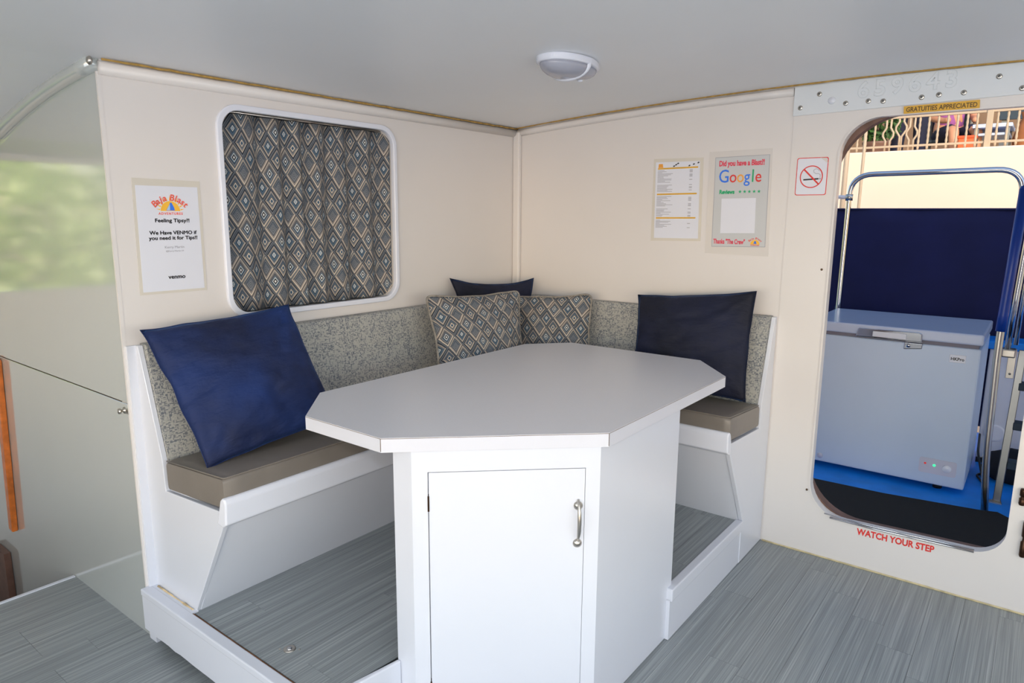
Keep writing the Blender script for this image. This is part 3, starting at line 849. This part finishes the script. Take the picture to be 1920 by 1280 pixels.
o = link('small_print', bm_mesh('small_print', bm), 'grey_ink', mn); o['kind'] = 'stuff'
for i, x_ in enumerate((.958, .968, .978, 1.036, 1.058, 1.08)):
    poly_prism('bird_mark', [(x_, 1.764 + .006 * (i % 3)), (x_ + .006, 1.770 + .006 * (i % 3)), (x_ + .013, 1.767 + .006 * (i % 3)), (x_ + .006, 1.762 + .006 * (i % 3))], onR(0, 0, .0016), X, Z, -Y, .0003, 'ink', mn)

gp = thing('review_poster', 'grey review poster with coloured lettering on right wall', 'poster', (1.295, 0, 1.355))
poly_prism('clear_sleeve', [(1.143, 1.357), (1.440, 1.352), (1.425, 1.826), (1.138, 1.823)], onR(0, 0), X, Z, -Y, .001, 'clear', gp)
poly_prism('border', [(1.173, 1.388), (1.424, 1.393), (1.417, 1.800), (1.168, 1.797)], onR(0, 0, .001), X, Z, -Y, .0005, 'grey_ink', gp)
poly_prism('sheet', [(1.1755, 1.3905), (1.4215, 1.3955), (1.4145, 1.7975), (1.1705, 1.7945)], onR(0, 0, .0015), X, Z, -Y, .0005, 'poster_grey', gp)
text('headline', 'Did you have a Blast?!', .0335, onR(1.292, 1.757, .002), X, Z, -Y, 'pink_red', gp, bold=.0012, sx=.72, space=.98)
gx = 1.188
for ch, m_, wd, sz in (('G', 'blue', .058, .083), ('o', 'red', .0385, .075), ('o', 'orange', .0385, .075), ('g', 'blue', .0365, .075), ('l', 'green', .019, .080), ('e', 'red', .04, .075)):
    text('logo_letter', ch, sz, onR(gx, 1.683, .002), X, Z, -Y, m_, gp, align='LEFT', sx=.86, bold=.0003); gx += wd * .885
text('subline', 'Reviews', .025, onR(1.232, 1.632, .002), X, Z, -Y, 'green', gp, bold=.0012, sx=.86)
for i in range(5):
    st = [(1.293 + i * .0215 + (.0085 if k % 2 == 0 else .0036) * math.sin(PI * k / 5), 1.6405 + (.0085 if k % 2 == 0 else .0036) * math.cos(PI * k / 5)) for k in range(10)]
    poly_prism('star', st, onR(0, 0, .002), X, Z, -Y, .0004, 'green', gp)
poly_prism('white_panel', [(1.212, 1.452), (1.372, 1.455), (1.368, 1.612), (1.209, 1.610)], onR(0, 0, .002), X, Z, -Y, .0004, 'paper', gp)
text('footer', 'Thanks "The Crew"', .030, onR(1.256, 1.404, .002), X, Z, -Y, 'pink_red', gp, bold=.0010, sx=.62)
poly_prism('sun_emblem', [(1.377 + .021 * math.cos(PI * i / 16), 1.404 + .021 * math.sin(PI * i / 16)) for i in range(17)], onR(0, 0, .002), X, Z, -Y, .0004, 'yellow', gp)
poly_prism('sail_emblem', [(1.370, 1.407), (1.385, 1.407), (1.380, 1.419), (1.376, 1.421)], onR(0, 0, .0024), X, Z, -Y, .0004, 'blue', gp)
arc_text('logo_lettering', 'Baja Blast', .012, (1.377, 1.396), .032, -.85, .85, onR(0, 0, .0024), X, Z, -Y, 'orange_red', gp, .0003, .15)
text('logo_lettering', 'ADVENTURES', .0065, onR(1.377, 1.3985, .0024), X, Z, -Y, 'orange_red', gp, bold=.0002)

# no-smoking sign (its upper right corner is dog-eared)
ns = thing('no_smoking_sign', 'small white no smoking sticker with red border left of doorway', 'sign', (1.6, -.003, 1.62))
def onD(u, v, d=0.0): return (u, -.0035 - d, v)
holed('border', [rr(1.535, 1.621, 1.662, 1.778, .008, 4)], onD(0, 0), X, Z, -Y, .0008, 'red', ns)
holed('face', [rr(1.538, 1.624, 1.659, 1.775, .007, 4)], onD(0, 0, .0008), X, Z, -Y, .0004, 'paper', ns)
cc = (1.598, 1.698)
ring = lambda r: [(cc[0] + r * math.cos(2 * PI * i / 40), cc[1] + r * math.sin(2 * PI * i / 40)) for i in range(40)]
poly_prism('cigarette', [(1.566, 1.683), (1.628, 1.686), (1.628, 1.692), (1.566, 1.689)], onD(0, 0, .0012), X, Z, -Y, .0003, 'ink', ns)
poly_prism('cigarette_tip', [(1.630, 1.686), (1.637, 1.686), (1.637, 1.692), (1.630, 1.692)], onD(0, 0, .0012), X, Z, -Y, .0003, 'grey_ink', ns)
tube('smoke_curl', [onD(x, z, .0014) for x, z in ((1.634, 1.694), (1.634, 1.706), (1.626, 1.711), (1.617, 1.710), (1.607, 1.716), (1.606, 1.726), (1.616, 1.731), (1.626, 1.727), (1.629, 1.720))], .0011, 'grey_ink', ns, 6)
holed('ban_ring', [ring(.047), ring(.0428)], onD(0, 0, .0015), X, Z, -Y, .0004, 'red', ns)
q = .7071 * .044; e = .0022
poly_prism('ban_bar', [(cc[0] - q - e, cc[1] + q - e), (cc[0] - q + e, cc[1] + q + e), (cc[0] + q + e, cc[1] - q + e), (cc[0] + q - e, cc[1] - q - e)], onD(0, 0, .0016), X, Z, -Y, .0004, 'red', ns)
poly_prism('dog_ear', [(1.629, 1.776), (1.661, 1.752), (1.656, 1.774)], onD(0, 0, .002), X, Z, -Y, .001, 'clear', ns)

# metal plate over the doorway with its welded number and bolts
pl = thing('header_plate', 'long pale metal plate with bolts and raised number above the doorway', 'plate', (1.9, -.003, 1.96))
poly_prism('plate', [(1.503, 1.953), (3.3, 1.985), (3.3, 2.046), (2.9, 2.064), (2.4, 2.078), (2.0, 2.080), (1.75, 2.078), (1.503, 2.072)], onD(0, 0), X, Z, -Y, .006, 'alu', pl, .002)
for (x_, z_) in [(1.532, 1.985), (1.605, 2.034), (1.71, 1.988), (1.794, 1.989), (1.848, 1.984), (1.981, 1.986), (2.038, 1.990), (2.118, 1.990), (2.222, 2.036), (2.295, 1.988), (2.46, 1.992)]:
    bo = lathe('bolt', [(0, 0), (.0098, 0), (.0098, .002), (.0078, .0035), (.005, .004), (0, .004)], onD(x_, z_, .006), X, Z, -Y, 'steel', pl, 16)
    lathe('bolt_socket', [(0, 0), (.0048, 0), (.0048, .0012), (0, .0012)], onD(x_, z_, .0100), X, Z, -Y, 'dark_steel', bo, 6)
for i, ch in enumerate('659643'):
    cu = bpy.data.curves.new('digit', 'FONT'); cu.body = ch; cu.size = .086; cu.align_x = 'CENTER'; cu.align_y = 'BOTTOM_BASELINE'
    cu.fill_mode = 'NONE'; cu.bevel_depth = .0013; cu.bevel_resolution = 1; cu.offset = .002; cu.resolution_u = 4
    link('raised_digit', place(curve_mesh(cu), onD(1.772 + i * .0605, 2.006 + .0018 * i, .006), X, Z, -Y), 'alu', pl, True)
lathe('filled_hole', [(0, 0), (.015, 0), (.014, .0012), (0, .0014)], onD(1.655, 2.004, .006), X, Z, -Y, 'white', pl, 18)

gl = thing('gratuities_label', 'yellow tape label reading GRATUITIES APPRECIATED over the doorway', 'label', (2.05, -.003, 1.93))
poly_prism('tape', [(1.925, 1.929), (2.174, 1.930), (2.172, 1.960), (1.923, 1.957)], onD(0, 0, .0062), X, Z, -Y, .0008, 'amber', gl)
box('backing', (1.927, -.010, 1.932), (2.170, -.0035, 1.956), 'white', gl)
text('lettering', 'GRATUITIES APPRECIATED', .0245, onD(2.049, 1.9355, .007), X, Z, -Y, 'brown_ink', gl, bold=.0004, sx=.80)
ws = text('step_warning', 'WATCH YOUR STEP', .0400, onD(1.913, .1545, 0), X + Z * .02, Z, -Y, 'red', None, align='LEFT', bold=.0013, sx=.80)
tag(ws, 'worn red WATCH YOUR STEP lettering under the doorway sill', 'lettering')

# hinge hardware at the right edge of the door wall
for (z0, z1, lab, x_) in ((.446, .512, 'upper dark bronze barrel hinge at right edge beside the doorway', 2.468), (.24, .385, 'lower tall dark bronze hinge at right edge beside the doorway', 2.492)):
    h = thing('door_hinge', lab, 'hinge', (x_, -.003, z0), 'bronze hinges beside the doorway')
    box('leaf', (x_ + .004, -.0075, z0 - .002), (x_ + .06, -.003, z1 + .002), 'bronze', h, .001)
    lathe('barrel', [(0, 0), (.009, 0), (.011, .006), (.011, (z1 - z0) * .42), (.007, (z1 - z0) * .45), (.007, (z1 - z0) * .55), (.011, (z1 - z0) * .58), (.011, z1 - z0 - .006), (.009, z1 - z0), (0, z1 - z0)], (x_, -.014, z0), X, Y, Z, 'bronze', h, 14)

# ------------------------------------------------------------------ aft deck seen through the doorway
DZ = .10
dk = struct(box('floor_deck', (-1.5, .055, DZ - .05), (4.3, 2.3, DZ), 'deck'))
fm = thing('deck_mat', 'black carpet mat on the blue deck just outside the doorway', 'mat', (2.0, .4, DZ))
poly_prism('pile', [(1.2, .10), (3.0, .10), (3.0, .74), (2.45, .74), (2.39, .80), (2.32, .775), (1.9, .712), (1.2, .69)], (0, 0, DZ), X, Y, Z, .009, 'mat', fm, .003)

fz = thing('chest_freezer', 'pale blue-grey chest freezer standing on the blue deck', 'freezer', (1.85, 1.3, DZ))
FX0, FX1, FY0, FY1 = 1.405, 2.232, .945, 1.60
box('cabinet', (FX0, FY0, DZ + .03), (FX1, FY1, .878), 'freezer', fz, .008)
box('gasket', (FX0 + .012, FY0 + .012, .878), (FX1 - .012, FY1 - .012, .898), 'gasket', fz)
box('lid', (FX0 - .004, FY0 - .012, .898), (FX1 + .006, FY1, .953), 'freezer_lid', fz, .010, 3)
hd = poly_prism('lid_handle', [(1.655, .888), (1.975, .888), (1.972, .932), (1.955, .940), (1.668, .936)], (0, FY0 - .030, 0), X, Z, Y, .018, 'chrome', fz, .005)
box('grip_recess', (1.74, FY0 - .033, .897), (1.90, FY0 - .029, .926), 'white', hd, .002)
lk = poly_prism('lock', [(1.890, .842), (1.975, .852), (1.977, .880), (1.892, .880)], (0, FY0 - .012, 0), X, Z, Y, .014, 'chrome', fz, .004)
lathe('keyhole', [(0, 0), (.011, 0), (.010, .003), (0, .004)], (1.912, FY0 - .012, .864), X, Z, -Y, 'chrome', lk, 14)
bd = box('badge', (2.100, FY0 - .004, .799), (2.172, FY0 + .001, .840), 'white_trim', fz, .003)
text('badge_lettering', 'HKPro', .022, (2.136, FY0 - .0045, .811), X, Z, -Y, 'ink', bd, bold=.0006, sx=.95)
cp = holed('control_panel', [rr(2.022, .190, 2.192, .272, .010, 4)], (0, FY0 + .001, 0), X, Z, -Y, .006, 'lilac', fz)
holed('panel_recess', [rr(2.032, .200, 2.184, .262, .006, 4)], (0, FY0 - .0048, 0), X, Z, -Y, .0015, 'lilac', cp)
lathe('red_lamp', [(0, 0), (.006, 0), (.005, .003), (0, .004)], (2.050, FY0 - .006, .242), X, Z, -Y, emit('red_led', (215, 50, 50), .35), cp, 12)
lathe('green_lamp', [(0, 0), (.007, 0), (.006, .003), (0, .004)], (2.092, FY0 - .006, .238), X, Z, -Y, emit('green_led', (60, 235, 150), 1.3), cp, 12)
dl = lathe('dial', [(0, 0), (.022, 0), (.020, .008), (0, .008)], (2.150, FY0 - .006, .231), X, Z, -Y, 'white_trim', cp, 18)
lathe('drain_plug', [(0, 0), (.016, 0), (.015, .003), (0, .004)], (1.525, FY0, .165), X, Z, -Y, 'lilac', fz, 18)
for x_ in (FX0 + .06, FX1 - .12):
    for y_ in (FY0 + .06, FY1 - .06):
        lathe('castor', [(0, 0), (.022, 0), (.022, .032), (0, .032)], (x_, y_, DZ), X, Y, Z, 'black', fz, 12)

# blue-topped white locker behind
lc = thing('deck_locker', 'white deck locker with bright blue top behind the freezer', 'locker', (2.5, 1.9, DZ))
box('body', (2.24, 1.62, DZ), (3.4, 1.83, .785), 'white', lc, .006)
box('top', (2.21, 1.605, .785), (3.42, 1.835, .832), 'deck', lc, .008)
box('plinth', (2.2405, 1.612, DZ), (3.4, 1.62, DZ + .03), 'black', lc)
lathe('vent_ring', [(.04, 0), (.052, 0), (.052, .004), (.04, .004)], (2.315, 1.62, .29), X, Z, -Y, 'white_trim', lc, 24)

# navy canvas screen on its rail
cv = thing('canvas_screen', 'navy canvas weather screen hung across the stern behind the freezer', 'canvas', (2.0, 1.9, .3))
bm = bmesh.new(); rows = []
for i in range(81):
    x_ = .7 + 2.6 * i / 80; row = []
    for j in range(15):
        t = j / 14
        y_ = 1.885 + .010 * noise.noise((x_ * 3, t * 2, 1)) + .006 * math.sin(x_ * 13 + 3 * t) * (t - .2)
        row.append(bm.verts.new((x_, y_, .25 + 1.335 * t)))
    rows.append(row)
for i in range(80):
    for j in range(14): bm.faces.new((rows[i][j], rows[i + 1][j], rows[i + 1][j + 1], rows[i][j + 1]))
cvo = link('cloth', bm_mesh('cloth', bm), 'canvas', cv, True); q_ = cvo.modifiers.new('s', 'SOLIDIFY'); q_.thickness = .004
tube('hem', [(.7, 1.885, 1.583), (3.3, 1.885, 1.583)], .006, 'canvas', cv, 8)

# chrome goalpost rail
gr = thing('grab_rail', 'tall polished steel hoop rail behind the freezer', 'rail', (1.8, 1.7, DZ))
tube('hoop', bend([(1.392, 1.70, DZ), (1.388, 1.70, 1.0), (1.395, 1.70, 1.795), (2.285, 1.70, 1.803), (2.30, 1.70, .832)], .13, 8), .0165, 'chrome', gr, 14)
lathe('clamp', [(0, 0), (.022, 0), (.022, .04), (0, .04)], (1.394, 1.70, 1.635), X, Y, Z, 'steel', gr, 14)
tube('side_bar', bend([(1.394, 1.70, 1.655), (1.31, 1.70, 1.660), (1.27, 1.70, 1.58)], .03), .012, 'white_trim', gr, 10)
tube('brace', [(1.392, 1.72, 1.06), (1.33, 1.84, .86)], .008, 'steel', gr, 8)

# steel handrail of the boarding ladder: lower bare tube, blue sleeve above
hr = thing('ladder_handrail', 'steel handrail with a blue padded sleeve right of the freezer', 'handrail', (2.337, .80, DZ))
tube('pole', bend([(2.337, .80, DZ), (2.315, .80, .35), (2.302, .80, .93), (2.308, .80, 1.16), (2.322, .80, 1.64)], .2), .0165, 'steel', hr, 14)
tube('sleeve', bend([(2.303, .80, 1.00), (2.308, .80, 1.16), (2.322, .80, 1.66)], .2), .022, 'blue_sleeve', hr, 14)
lathe('sleeve_cap', [(.022, 0), (.018, .014), (0, .022)], (2.3222, .80, 1.66), X, Y, Z, 'blue_sleeve', hr, 14)
hr2 = thing('ladder_upright', 'second bright steel tube clamped beside the blue sleeved handrail', 'handrail', (2.338, .92, .84))
tube('tube', bend([(2.336, .92, .90), (2.345, .92, 1.2), (2.36, .92, 1.62), (2.48, .92, 1.68), (2.60, .92, 1.6)], .05), .013, 'chrome', hr2, 12)
tube('tube', [(2.366, .95, .92), (2.372, .95, 1.2), (2.385, .95, 1.56)], .010, 'chrome', hr2, 12)
box('clamp', (2.315, .89, .862), (2.372, .96, .902), 'steel', hr2, .006)
ld = thing('boarding_ladder', 'short steel ladder with dark treads leaning beside the blue-topped locker', 'ladder', (2.38, 1.0, DZ))
def strip(name, p, q, w_, t_, mat, par):
    p, q = Vector(p), Vector(q); d = (q - p).normalized(); s_ = Vector((1, 0, 0)); n_ = d.cross(s_).normalized(); s_ = n_.cross(d)
    return poly_prism(name, [(-w_ / 2, 0), (w_ / 2, 0), (w_ / 2, (q - p).length), (-w_ / 2, (q - p).length)], p - n_ * t_ / 2, s_, d, n_, t_, mat, par, .003)
strip('rail', (2.377, .97, DZ + .004), (2.398, 1.06, .88), .034, .020, 'dark_steel', ld)
strip('rail', (2.70, .97, DZ + .004), (2.72, 1.06, .88), .034, .020, 'dark_steel', ld)
poly_prism('foot', [(2.330, .935), (2.40, .935), (2.395, .99), (2.365, .99)], (0, 0, DZ), X, Y, Z, .006, 'steel', ld)
box('bracket', (2.340, 1.03, .735), (2.374, 1.045, .885), 'steel', ld, .002)
for z_ in (.862, .758): lathe('bracket_screw', [(0, 0), (.006, 0), (.005, .003), (0, .003)], (2.357, 1.03, z_), X, Z, -Y, 'dark_steel', ld, 10)
for z_ in (.30, .50, .70): box('tread', (2.40, .94 + z_ * .1, z_ - .018), (2.70, 1.02 + z_ * .1, z_ + .018), 'teal_cloth', ld, .004)
cb = tube('power_cord', bend([(2.250, 1.5, .30), (2.262, 1.25, .26), (2.285, 1.18, .20), (2.30, 1.15, .155), (2.31, 1.17, .112), (2.26, 1.35, .106), (2.4, 1.5, .106)], .05), .006, 'cord', None, 8)
tag(cb, 'black power cord hanging beside the freezer to the blue deck', 'cord')
bg_ = thing('gear_bag', 'black soft bag on the blue deck behind the ladder', 'bag', (2.45, 1.35, DZ))
bm = bmesh.new(); bmesh.ops.create_uvsphere(bm, u_segments=24, v_segments=14, radius=1)
for v in bm.verts:
    c = v.co; c.z = max(c.z, -.75); k_ = 1 + .12 * noise.noise(c * 2)
    v.co = Vector((2.44 + c.x * .16 * k_, 1.36 + c.y * .10 * k_, DZ + .082 + c.z * .105 * k_))
link('body', bm_mesh('body', bm), 'black_cloth', bg_, True)
tube('strap', [(2.36, 1.30, .17), (2.40, 1.27, .205), (2.46, 1.27, .21), (2.52, 1.31, .17)], .008, 'cord', bg_, 8)

# two pale flag poles between boat and quay
for (x_, y_, lab, r_, z1) in ((.995, 3.35, 'sunlit cream mooring pole nearest the doorway jamb', .021, 4.2), (1.075, 3.6, 'thinner cream mooring pole right of its neighbour', .013, 4.2)):
    p_ = thing('mooring_pole', lab, 'pole', (x_, y_, -.5))
    tube('shaft', [(x_, y_, -.6), (x_, y_, 1.7), (x_ + .005, y_, z1)], r_, 'rail_paint', p_, 12)
    lathe('cap', [(r_ * 1.3, 0), (r_ * 1.3, .02), (0, .04)], (x_ + .005, y_, z1), X, Y, Z, 'steel', p_, 12)

# quay wall, paving and the railing on it
QY = 4.2
struct(box('wall_quay', (-8, QY, -1.5), (10, QY + .6, 2.142), 'dock_wall', None, .015))
struct(box('floor_quay', (-8, QY + .6, 1.9), (10, 14, 2.10), 'paving'))
struct(box('floor_water', (-30, -30, -1.6), (30, QY, -1.5), plain('harbour_water', (30, 70, 80), .08)))
struct(box('wall_building', (-8, 10.5, 2.1), (10, 11, 6.5), 'tan_building'))
ra = thing('quay_railing', 'cream wrought railing with looped ornaments along the top of the sunlit quay', 'railing', (1.5, QY + .1, 2.142))
RY = QY + .10
box('top_rail', (-.4, RY - .012, 2.438), (3.6, RY + .012, 2.462), 'rail_paint', ra, .003)
box('bottom_rail', (-.4, RY - .010, 2.178), (3.6, RY + .010, 2.198), 'rail_paint', ra, .003)
ORN = (1.130, 1.235, 1.325)
x_ = -.38
while x_ < 3.55:
    if min(abs(x_ - o_) for o_ in ORN) > .048 and abs(x_ - 1.915) > .04:
        tube('baluster', [(x_, RY, 2.15 + .29 * i / 12) for i in range(13)], [.0085 + .0035 * abs(math.sin(i * 1.57)) for i in range(13)], 'rail_paint', ra, 6)
    x_ += .0735
for i, o_ in enumerate(ORN):
    up_ = .05 if i == 1 else 0
    for s_ in (-1, 1):
        ptsL = [(o_ + s_ * .020, RY, 2.15 - (0 if up_ == 0 else .0)), (o_ + s_ * .018, RY, 2.24 + up_), (o_ + s_ * .044, RY, 2.285 + up_), (o_ + s_ * .044, RY, 2.315 + up_), (o_ + s_ * .018, RY, 2.36 + up_), (o_ + s_ * .020, RY, 2.44)]
        if up_: ptsL[0] = (o_ + s_ * .008, RY, 2.15); ptsL[1] = (o_ + s_ * .008, RY, 2.275)
        tube('ornament', ptsL, .010, 'rail_paint', ra, 6)
for x_ in (-.42, 1.915, 3.62): box('post', (x_ - .024, RY - .024, 2.142), (x_ + .024, RY + .024, 2.62), 'rail_paint', ra, .004)


# ------------------------------------------------------------------ people on the quay
def skin_body(name, joints, edges, radii, mat, parent, root=0, sub=1):
    me = bpy.data.meshes.new(name); me.from_pydata(joints, edges, [])
    o = bpy.data.objects.new(name, me); C.objects.link(o)
    sm_ = o.modifiers.new('skin', 'SKIN'); ss = o.modifiers.new('sub', 'SUBSURF'); ss.levels = sub; ss.render_levels = sub
    for v, r_ in zip(me.skin_vertices[0].data, radii): v.radius = r_ if isinstance(r_, tuple) else (r_, r_)
    for i, v in enumerate(me.skin_vertices[0].data): v.use_root = (i == root)
    dg = bpy.context.evaluated_depsgraph_get(); dg.update()
    m2 = bpy.data.meshes.new_from_object(o.evaluated_get(dg)); bpy.data.objects.remove(o)
    return link(name, m2, mat, parent, True)


def person(label, base, rot, seated, top, bottom):
    R = Matrix.Rotation(rot, 4, 'Z'); bx = Vector(base)
    root = thing('person', label, 'person', base)
    T = lambda p: tuple(bx + (R @ Vector(p)))
    h = .40 if seated else .92
    J = [(0, 0, h), (0, .0, h + .18), (0, .01, h + .40), (0, .01, h + .53), (0, .02, h + .66), (0, .03, h + .78)]
    E_ = [(0, 1), (1, 2), (2, 3), (3, 4), (4, 5)]
    Rr = [(.15, .11), (.13, .10), (.16, .11), (.06, .06), (.085, .10), (.07, .085)]
    for s_ in (-1, 1):
        n0 = len(J)
        J += [(s_ * .19, .0, h + .44), (s_ * .24, -.06, h + .18), (s_ * .16, -.27, h + .12) if seated else (s_ * .25, -.07, h - .06), (s_ * .13, -.34, h + .13) if seated else (s_ * .24, -.10, h - .15)]
        Rr += [.055, .045, .034, .038]; E_ += [(2, n0), (n0, n0 + 1), (n0 + 1, n0 + 2), (n0 + 2, n0 + 3)]
        n1 = len(J)
        if seated: J += [(s_ * .10, -.05, h - .02), (s_ * .12, -.44, h + .01), (s_ * .12, -.46, .09), (s_ * .13, -.60, .035)]
        else: J += [(s_ * .10, 0, h - .06), (s_ * .11, -.01, .48), (s_ * .12, .02, .09), (s_ * .13, -.13, .035)]
        Rr += [.09, .062, .04, .034]; E_ += [(0, n1), (n1, n1 + 1), (n1 + 1, n1 + 2), (n1 + 2, n1 + 3)]
    skin_body('body', [T(p) for p in J], E_, Rr, 'skin', root)
    JS = [J[0], J[1], J[2], (0, .01, h + .47)]; ES = [(0, 1), (1, 2), (2, 3)]; RS = [(.175, .14), (.155, .125), (.185, .135), (.09, .08)]
    for i in (6, 14):
        k_ = len(JS); JS += [J[i], tuple(Vector(J[i]).lerp(Vector(J[i + 1]), .6))]; RS += [.072, .068]; ES += [(2, k_), (k_, k_ + 1)]
    skin_body('shirt', [T(p) for p in JS], ES, RS, top, root)
    JT = [(0, 0, h + .03), (0, 0, h - .02)]; ET = [(0, 1)]; RT = [(.17, .14), (.16, .13)]
    for i in (10, 18):
        k_ = len(JT); end = tuple(Vector(J[i]).lerp(Vector(J[i + 1]), .95)); JT += [J[i], end]; RT += [.108, .085]; ET += [(1, k_), (k_, k_ + 1)]
        if not seated: JT.append(J[i + 2]); RT.append(.07); ET.append((k_ + 1, k_ + 2))
    skin_body('shorts' if seated else 'trousers', [T(p) for p in JT], ET, RT, bottom, root)
    bm = bmesh.new(); bmesh.ops.create_uvsphere(bm, u_segments=18, v_segments=12, radius=1)
    for v in list(bm.verts):
        c = v.co; v.co = Vector(T((c.x * .092, .04 + c.y * .108, h + .735 + (c.z if c.z > -.3 or c.y > .1 else -.1) * .10)))
    link('hair', bm_mesh('hair', bm), 'hair', root, True)
    for s_ in (-1, 1): lathe('eye', [(0, 0), (.011, .002), (0, .008)], T((s_ * .033, -.068, h + .70)), R.to_3x3() @ X, Z, R.to_3x3() @ -Y, 'ink', root, 8)
    lathe('nose', [(.012, 0), (.010, .014), (0, .022)], T((0, -.066, h + .675)), R.to_3x3() @ X, Z, R.to_3x3() @ -Y, 'skin', root, 8)
    return root


def chair(base, label):
    t = thing('garden_chair', label, 'chair', base); bx = Vector(base)
    B = lambda n_, lo, hi, m_: box(n_, bx + Vector(lo), bx + Vector(hi), m_, t, .006)
    B('seat', (-.22, -.20, .30), (.22, .22, .33), 'teal_cloth'); B('backrest', (-.22, .20, .46), (.22, .23, .85), 'teal_cloth')
    for sx in (-.2, .2):
        for sy in (-.18, .21): B('leg', (sx - .015, sy - .015, 0), (sx + .015, sy + .015, +.30 if sy < 0 else .80), 'dark_steel')


QZ = 2.10
person('seated person in purple shirt and dark shorts beyond the quay railing', (1.36, 6.6, QZ), .5, True, 'purple', 'navy_cloth')
chair((1.36, 6.62, QZ), 'dark garden chair under the person in purple')
person('standing person in black top and dark trousers beyond the railing ornaments', (1.02, 6.2, QZ), .2, False, 'black_cloth', 'navy_cloth')
ct = thing('cafe_table', 'pale blue outdoor table right of the seated person in purple', 'table', (1.80, 6.4, QZ))
box('top', (1.64, 6.1, QZ + .40), (2.0, 6.7, QZ + .44), plain('pale_blue_paint', (188, 206, 238), .5), ct, .006)
box('shelf', (1.66, 6.14, QZ + .32), (1.98, 6.66, QZ + .345), plain('pale_blue_slat', (188, 206, 238), .5), ct, .004)
for sx in (1.68, 1.96):
    for sy in (6.15, 6.63): box('leg', (sx - .02, sy - .02, QZ), (sx + .02, sy + .02, QZ + .40), 'dark_steel', ct)
co_ = thing('orange_crate', 'small orange crate under the pale blue table', 'crate', (1.62, 5.95, QZ))
box('box', (1.54, 5.9, QZ), (1.70, 6.02, QZ + .30), plain('orange_plastic', (224, 96, 46), .5), co_, .01)
box('rim', (1.53, 5.89, QZ + .28), (1.71, 6.03, QZ + .31), plain('orange_rim', (214, 86, 40), .5), co_, .006)
aw = thing('awning', 'dark teal awning low at the right beyond the railing', 'awning', (3.0, 7.4, QZ))
poly_prism('valance', [(1.78, .62), (4.6, .60), (4.6, 1.1), (1.78, 1.1)], (0, 7.4, QZ), X, Z, Y, .05, 'teal_cloth', aw)
for sx in (1.85, 4.5): box('post', (sx - .03, 7.46, QZ), (sx + .03, 7.52, QZ + 1.1), 'dark_steel', aw)
vs_ = thing('clay_urn', 'brown clay urn beyond the railing at far right', 'urn', (2.12, 6.3, QZ))
lathe('body', [(0, 0), (.07, 0), (.10, .12), (.12, .28), (.085, .42), (.05, .50), (.07, .56), (0, .56)], (2.12, 6.3, QZ), X, Y, Z, plain('fired_clay', (150, 92, 52), .7, var=.2), vs_)

for i, (hx, hy) in enumerate(((.20, 5.6), (.76, 5.8))):
    sb = thing('planter_shrub', ['dark green shrub in a clay pot at the left end of the railing view', 'dark green potted shrub just left of the looped railing ornaments'][i], 'shrub', (hx, hy, QZ))
    bm = bmesh.new(); rng = random.Random(20 + i)
    for k_ in range(500):
        d = Vector((rng.gauss(0, 1), rng.gauss(0, 1), rng.gauss(0, 1))).normalized() * .24 * rng.uniform(.6, 1.05)
        c = Vector((hx, hy, QZ + .52)) + d; a_ = Vector((rng.gauss(0, 1), rng.gauss(0, 1), rng.gauss(0, 1))).normalized(); b_ = a_.orthogonal().normalized()
        bm.faces.new([bm.verts.new(c + a_ * .05), bm.verts.new(c + b_ * .022), bm.verts.new(c - a_ * .05), bm.verts.new(c - b_ * .022)])
    o = link('foliage', bm_mesh('foliage', bm), 'dark_leaf', sb); o['kind'] = 'stuff'
    lathe('pot', [(0, 0), (.10, 0), (.14, .24), (.15, .26), (.15, .28), (0, .27)], (hx, hy, QZ), X, Y, Z, 'brown', sb)
    tube('stem', [(hx, hy, QZ + .25), (hx, hy, QZ + .55)], .014, 'brown', sb, 6)
# hedge outside the port window: what the glossy panel mirrors
for i, (hx, hy, hr_) in enumerate(((-6.0, -3.0, 1.4), (-6.6, -6.2, 1.6), (-6.0, -9.4, 1.4))):
    sb = thing('hedge_shrub', ['nearest', 'middle', 'farthest'][i] + ' yellow-green shrub mirrored in the glossy left panel', 'shrub', (hx, hy, -1.5), 'shrubs outside the port window')
    bm = bmesh.new(); rng = random.Random(i)
    for k_ in range(2600):
        d = Vector((rng.gauss(0, 1), rng.gauss(0, 1), rng.gauss(0, 1))).normalized() * hr_ * rng.uniform(.8, 1.05)
        c = Vector((hx, hy, .9)) + Vector((d.x, d.y, d.z * 1.5)); a_ = Vector((rng.gauss(0, 1), rng.gauss(0, 1), rng.gauss(0, 1))).normalized(); b_ = a_.orthogonal().normalized()
        bm.faces.new([bm.verts.new(c + a_ * .12), bm.verts.new(c + b_ * .06), bm.verts.new(c - a_ * .12), bm.verts.new(c - b_ * .06)])
    o = link('foliage', bm_mesh('foliage', bm), 'leaf', sb); o['kind'] = 'stuff'
    tube('stem', [(hx, hy, -1.5), (hx, hy, 1.0)], .08, 'brown', sb, 8)
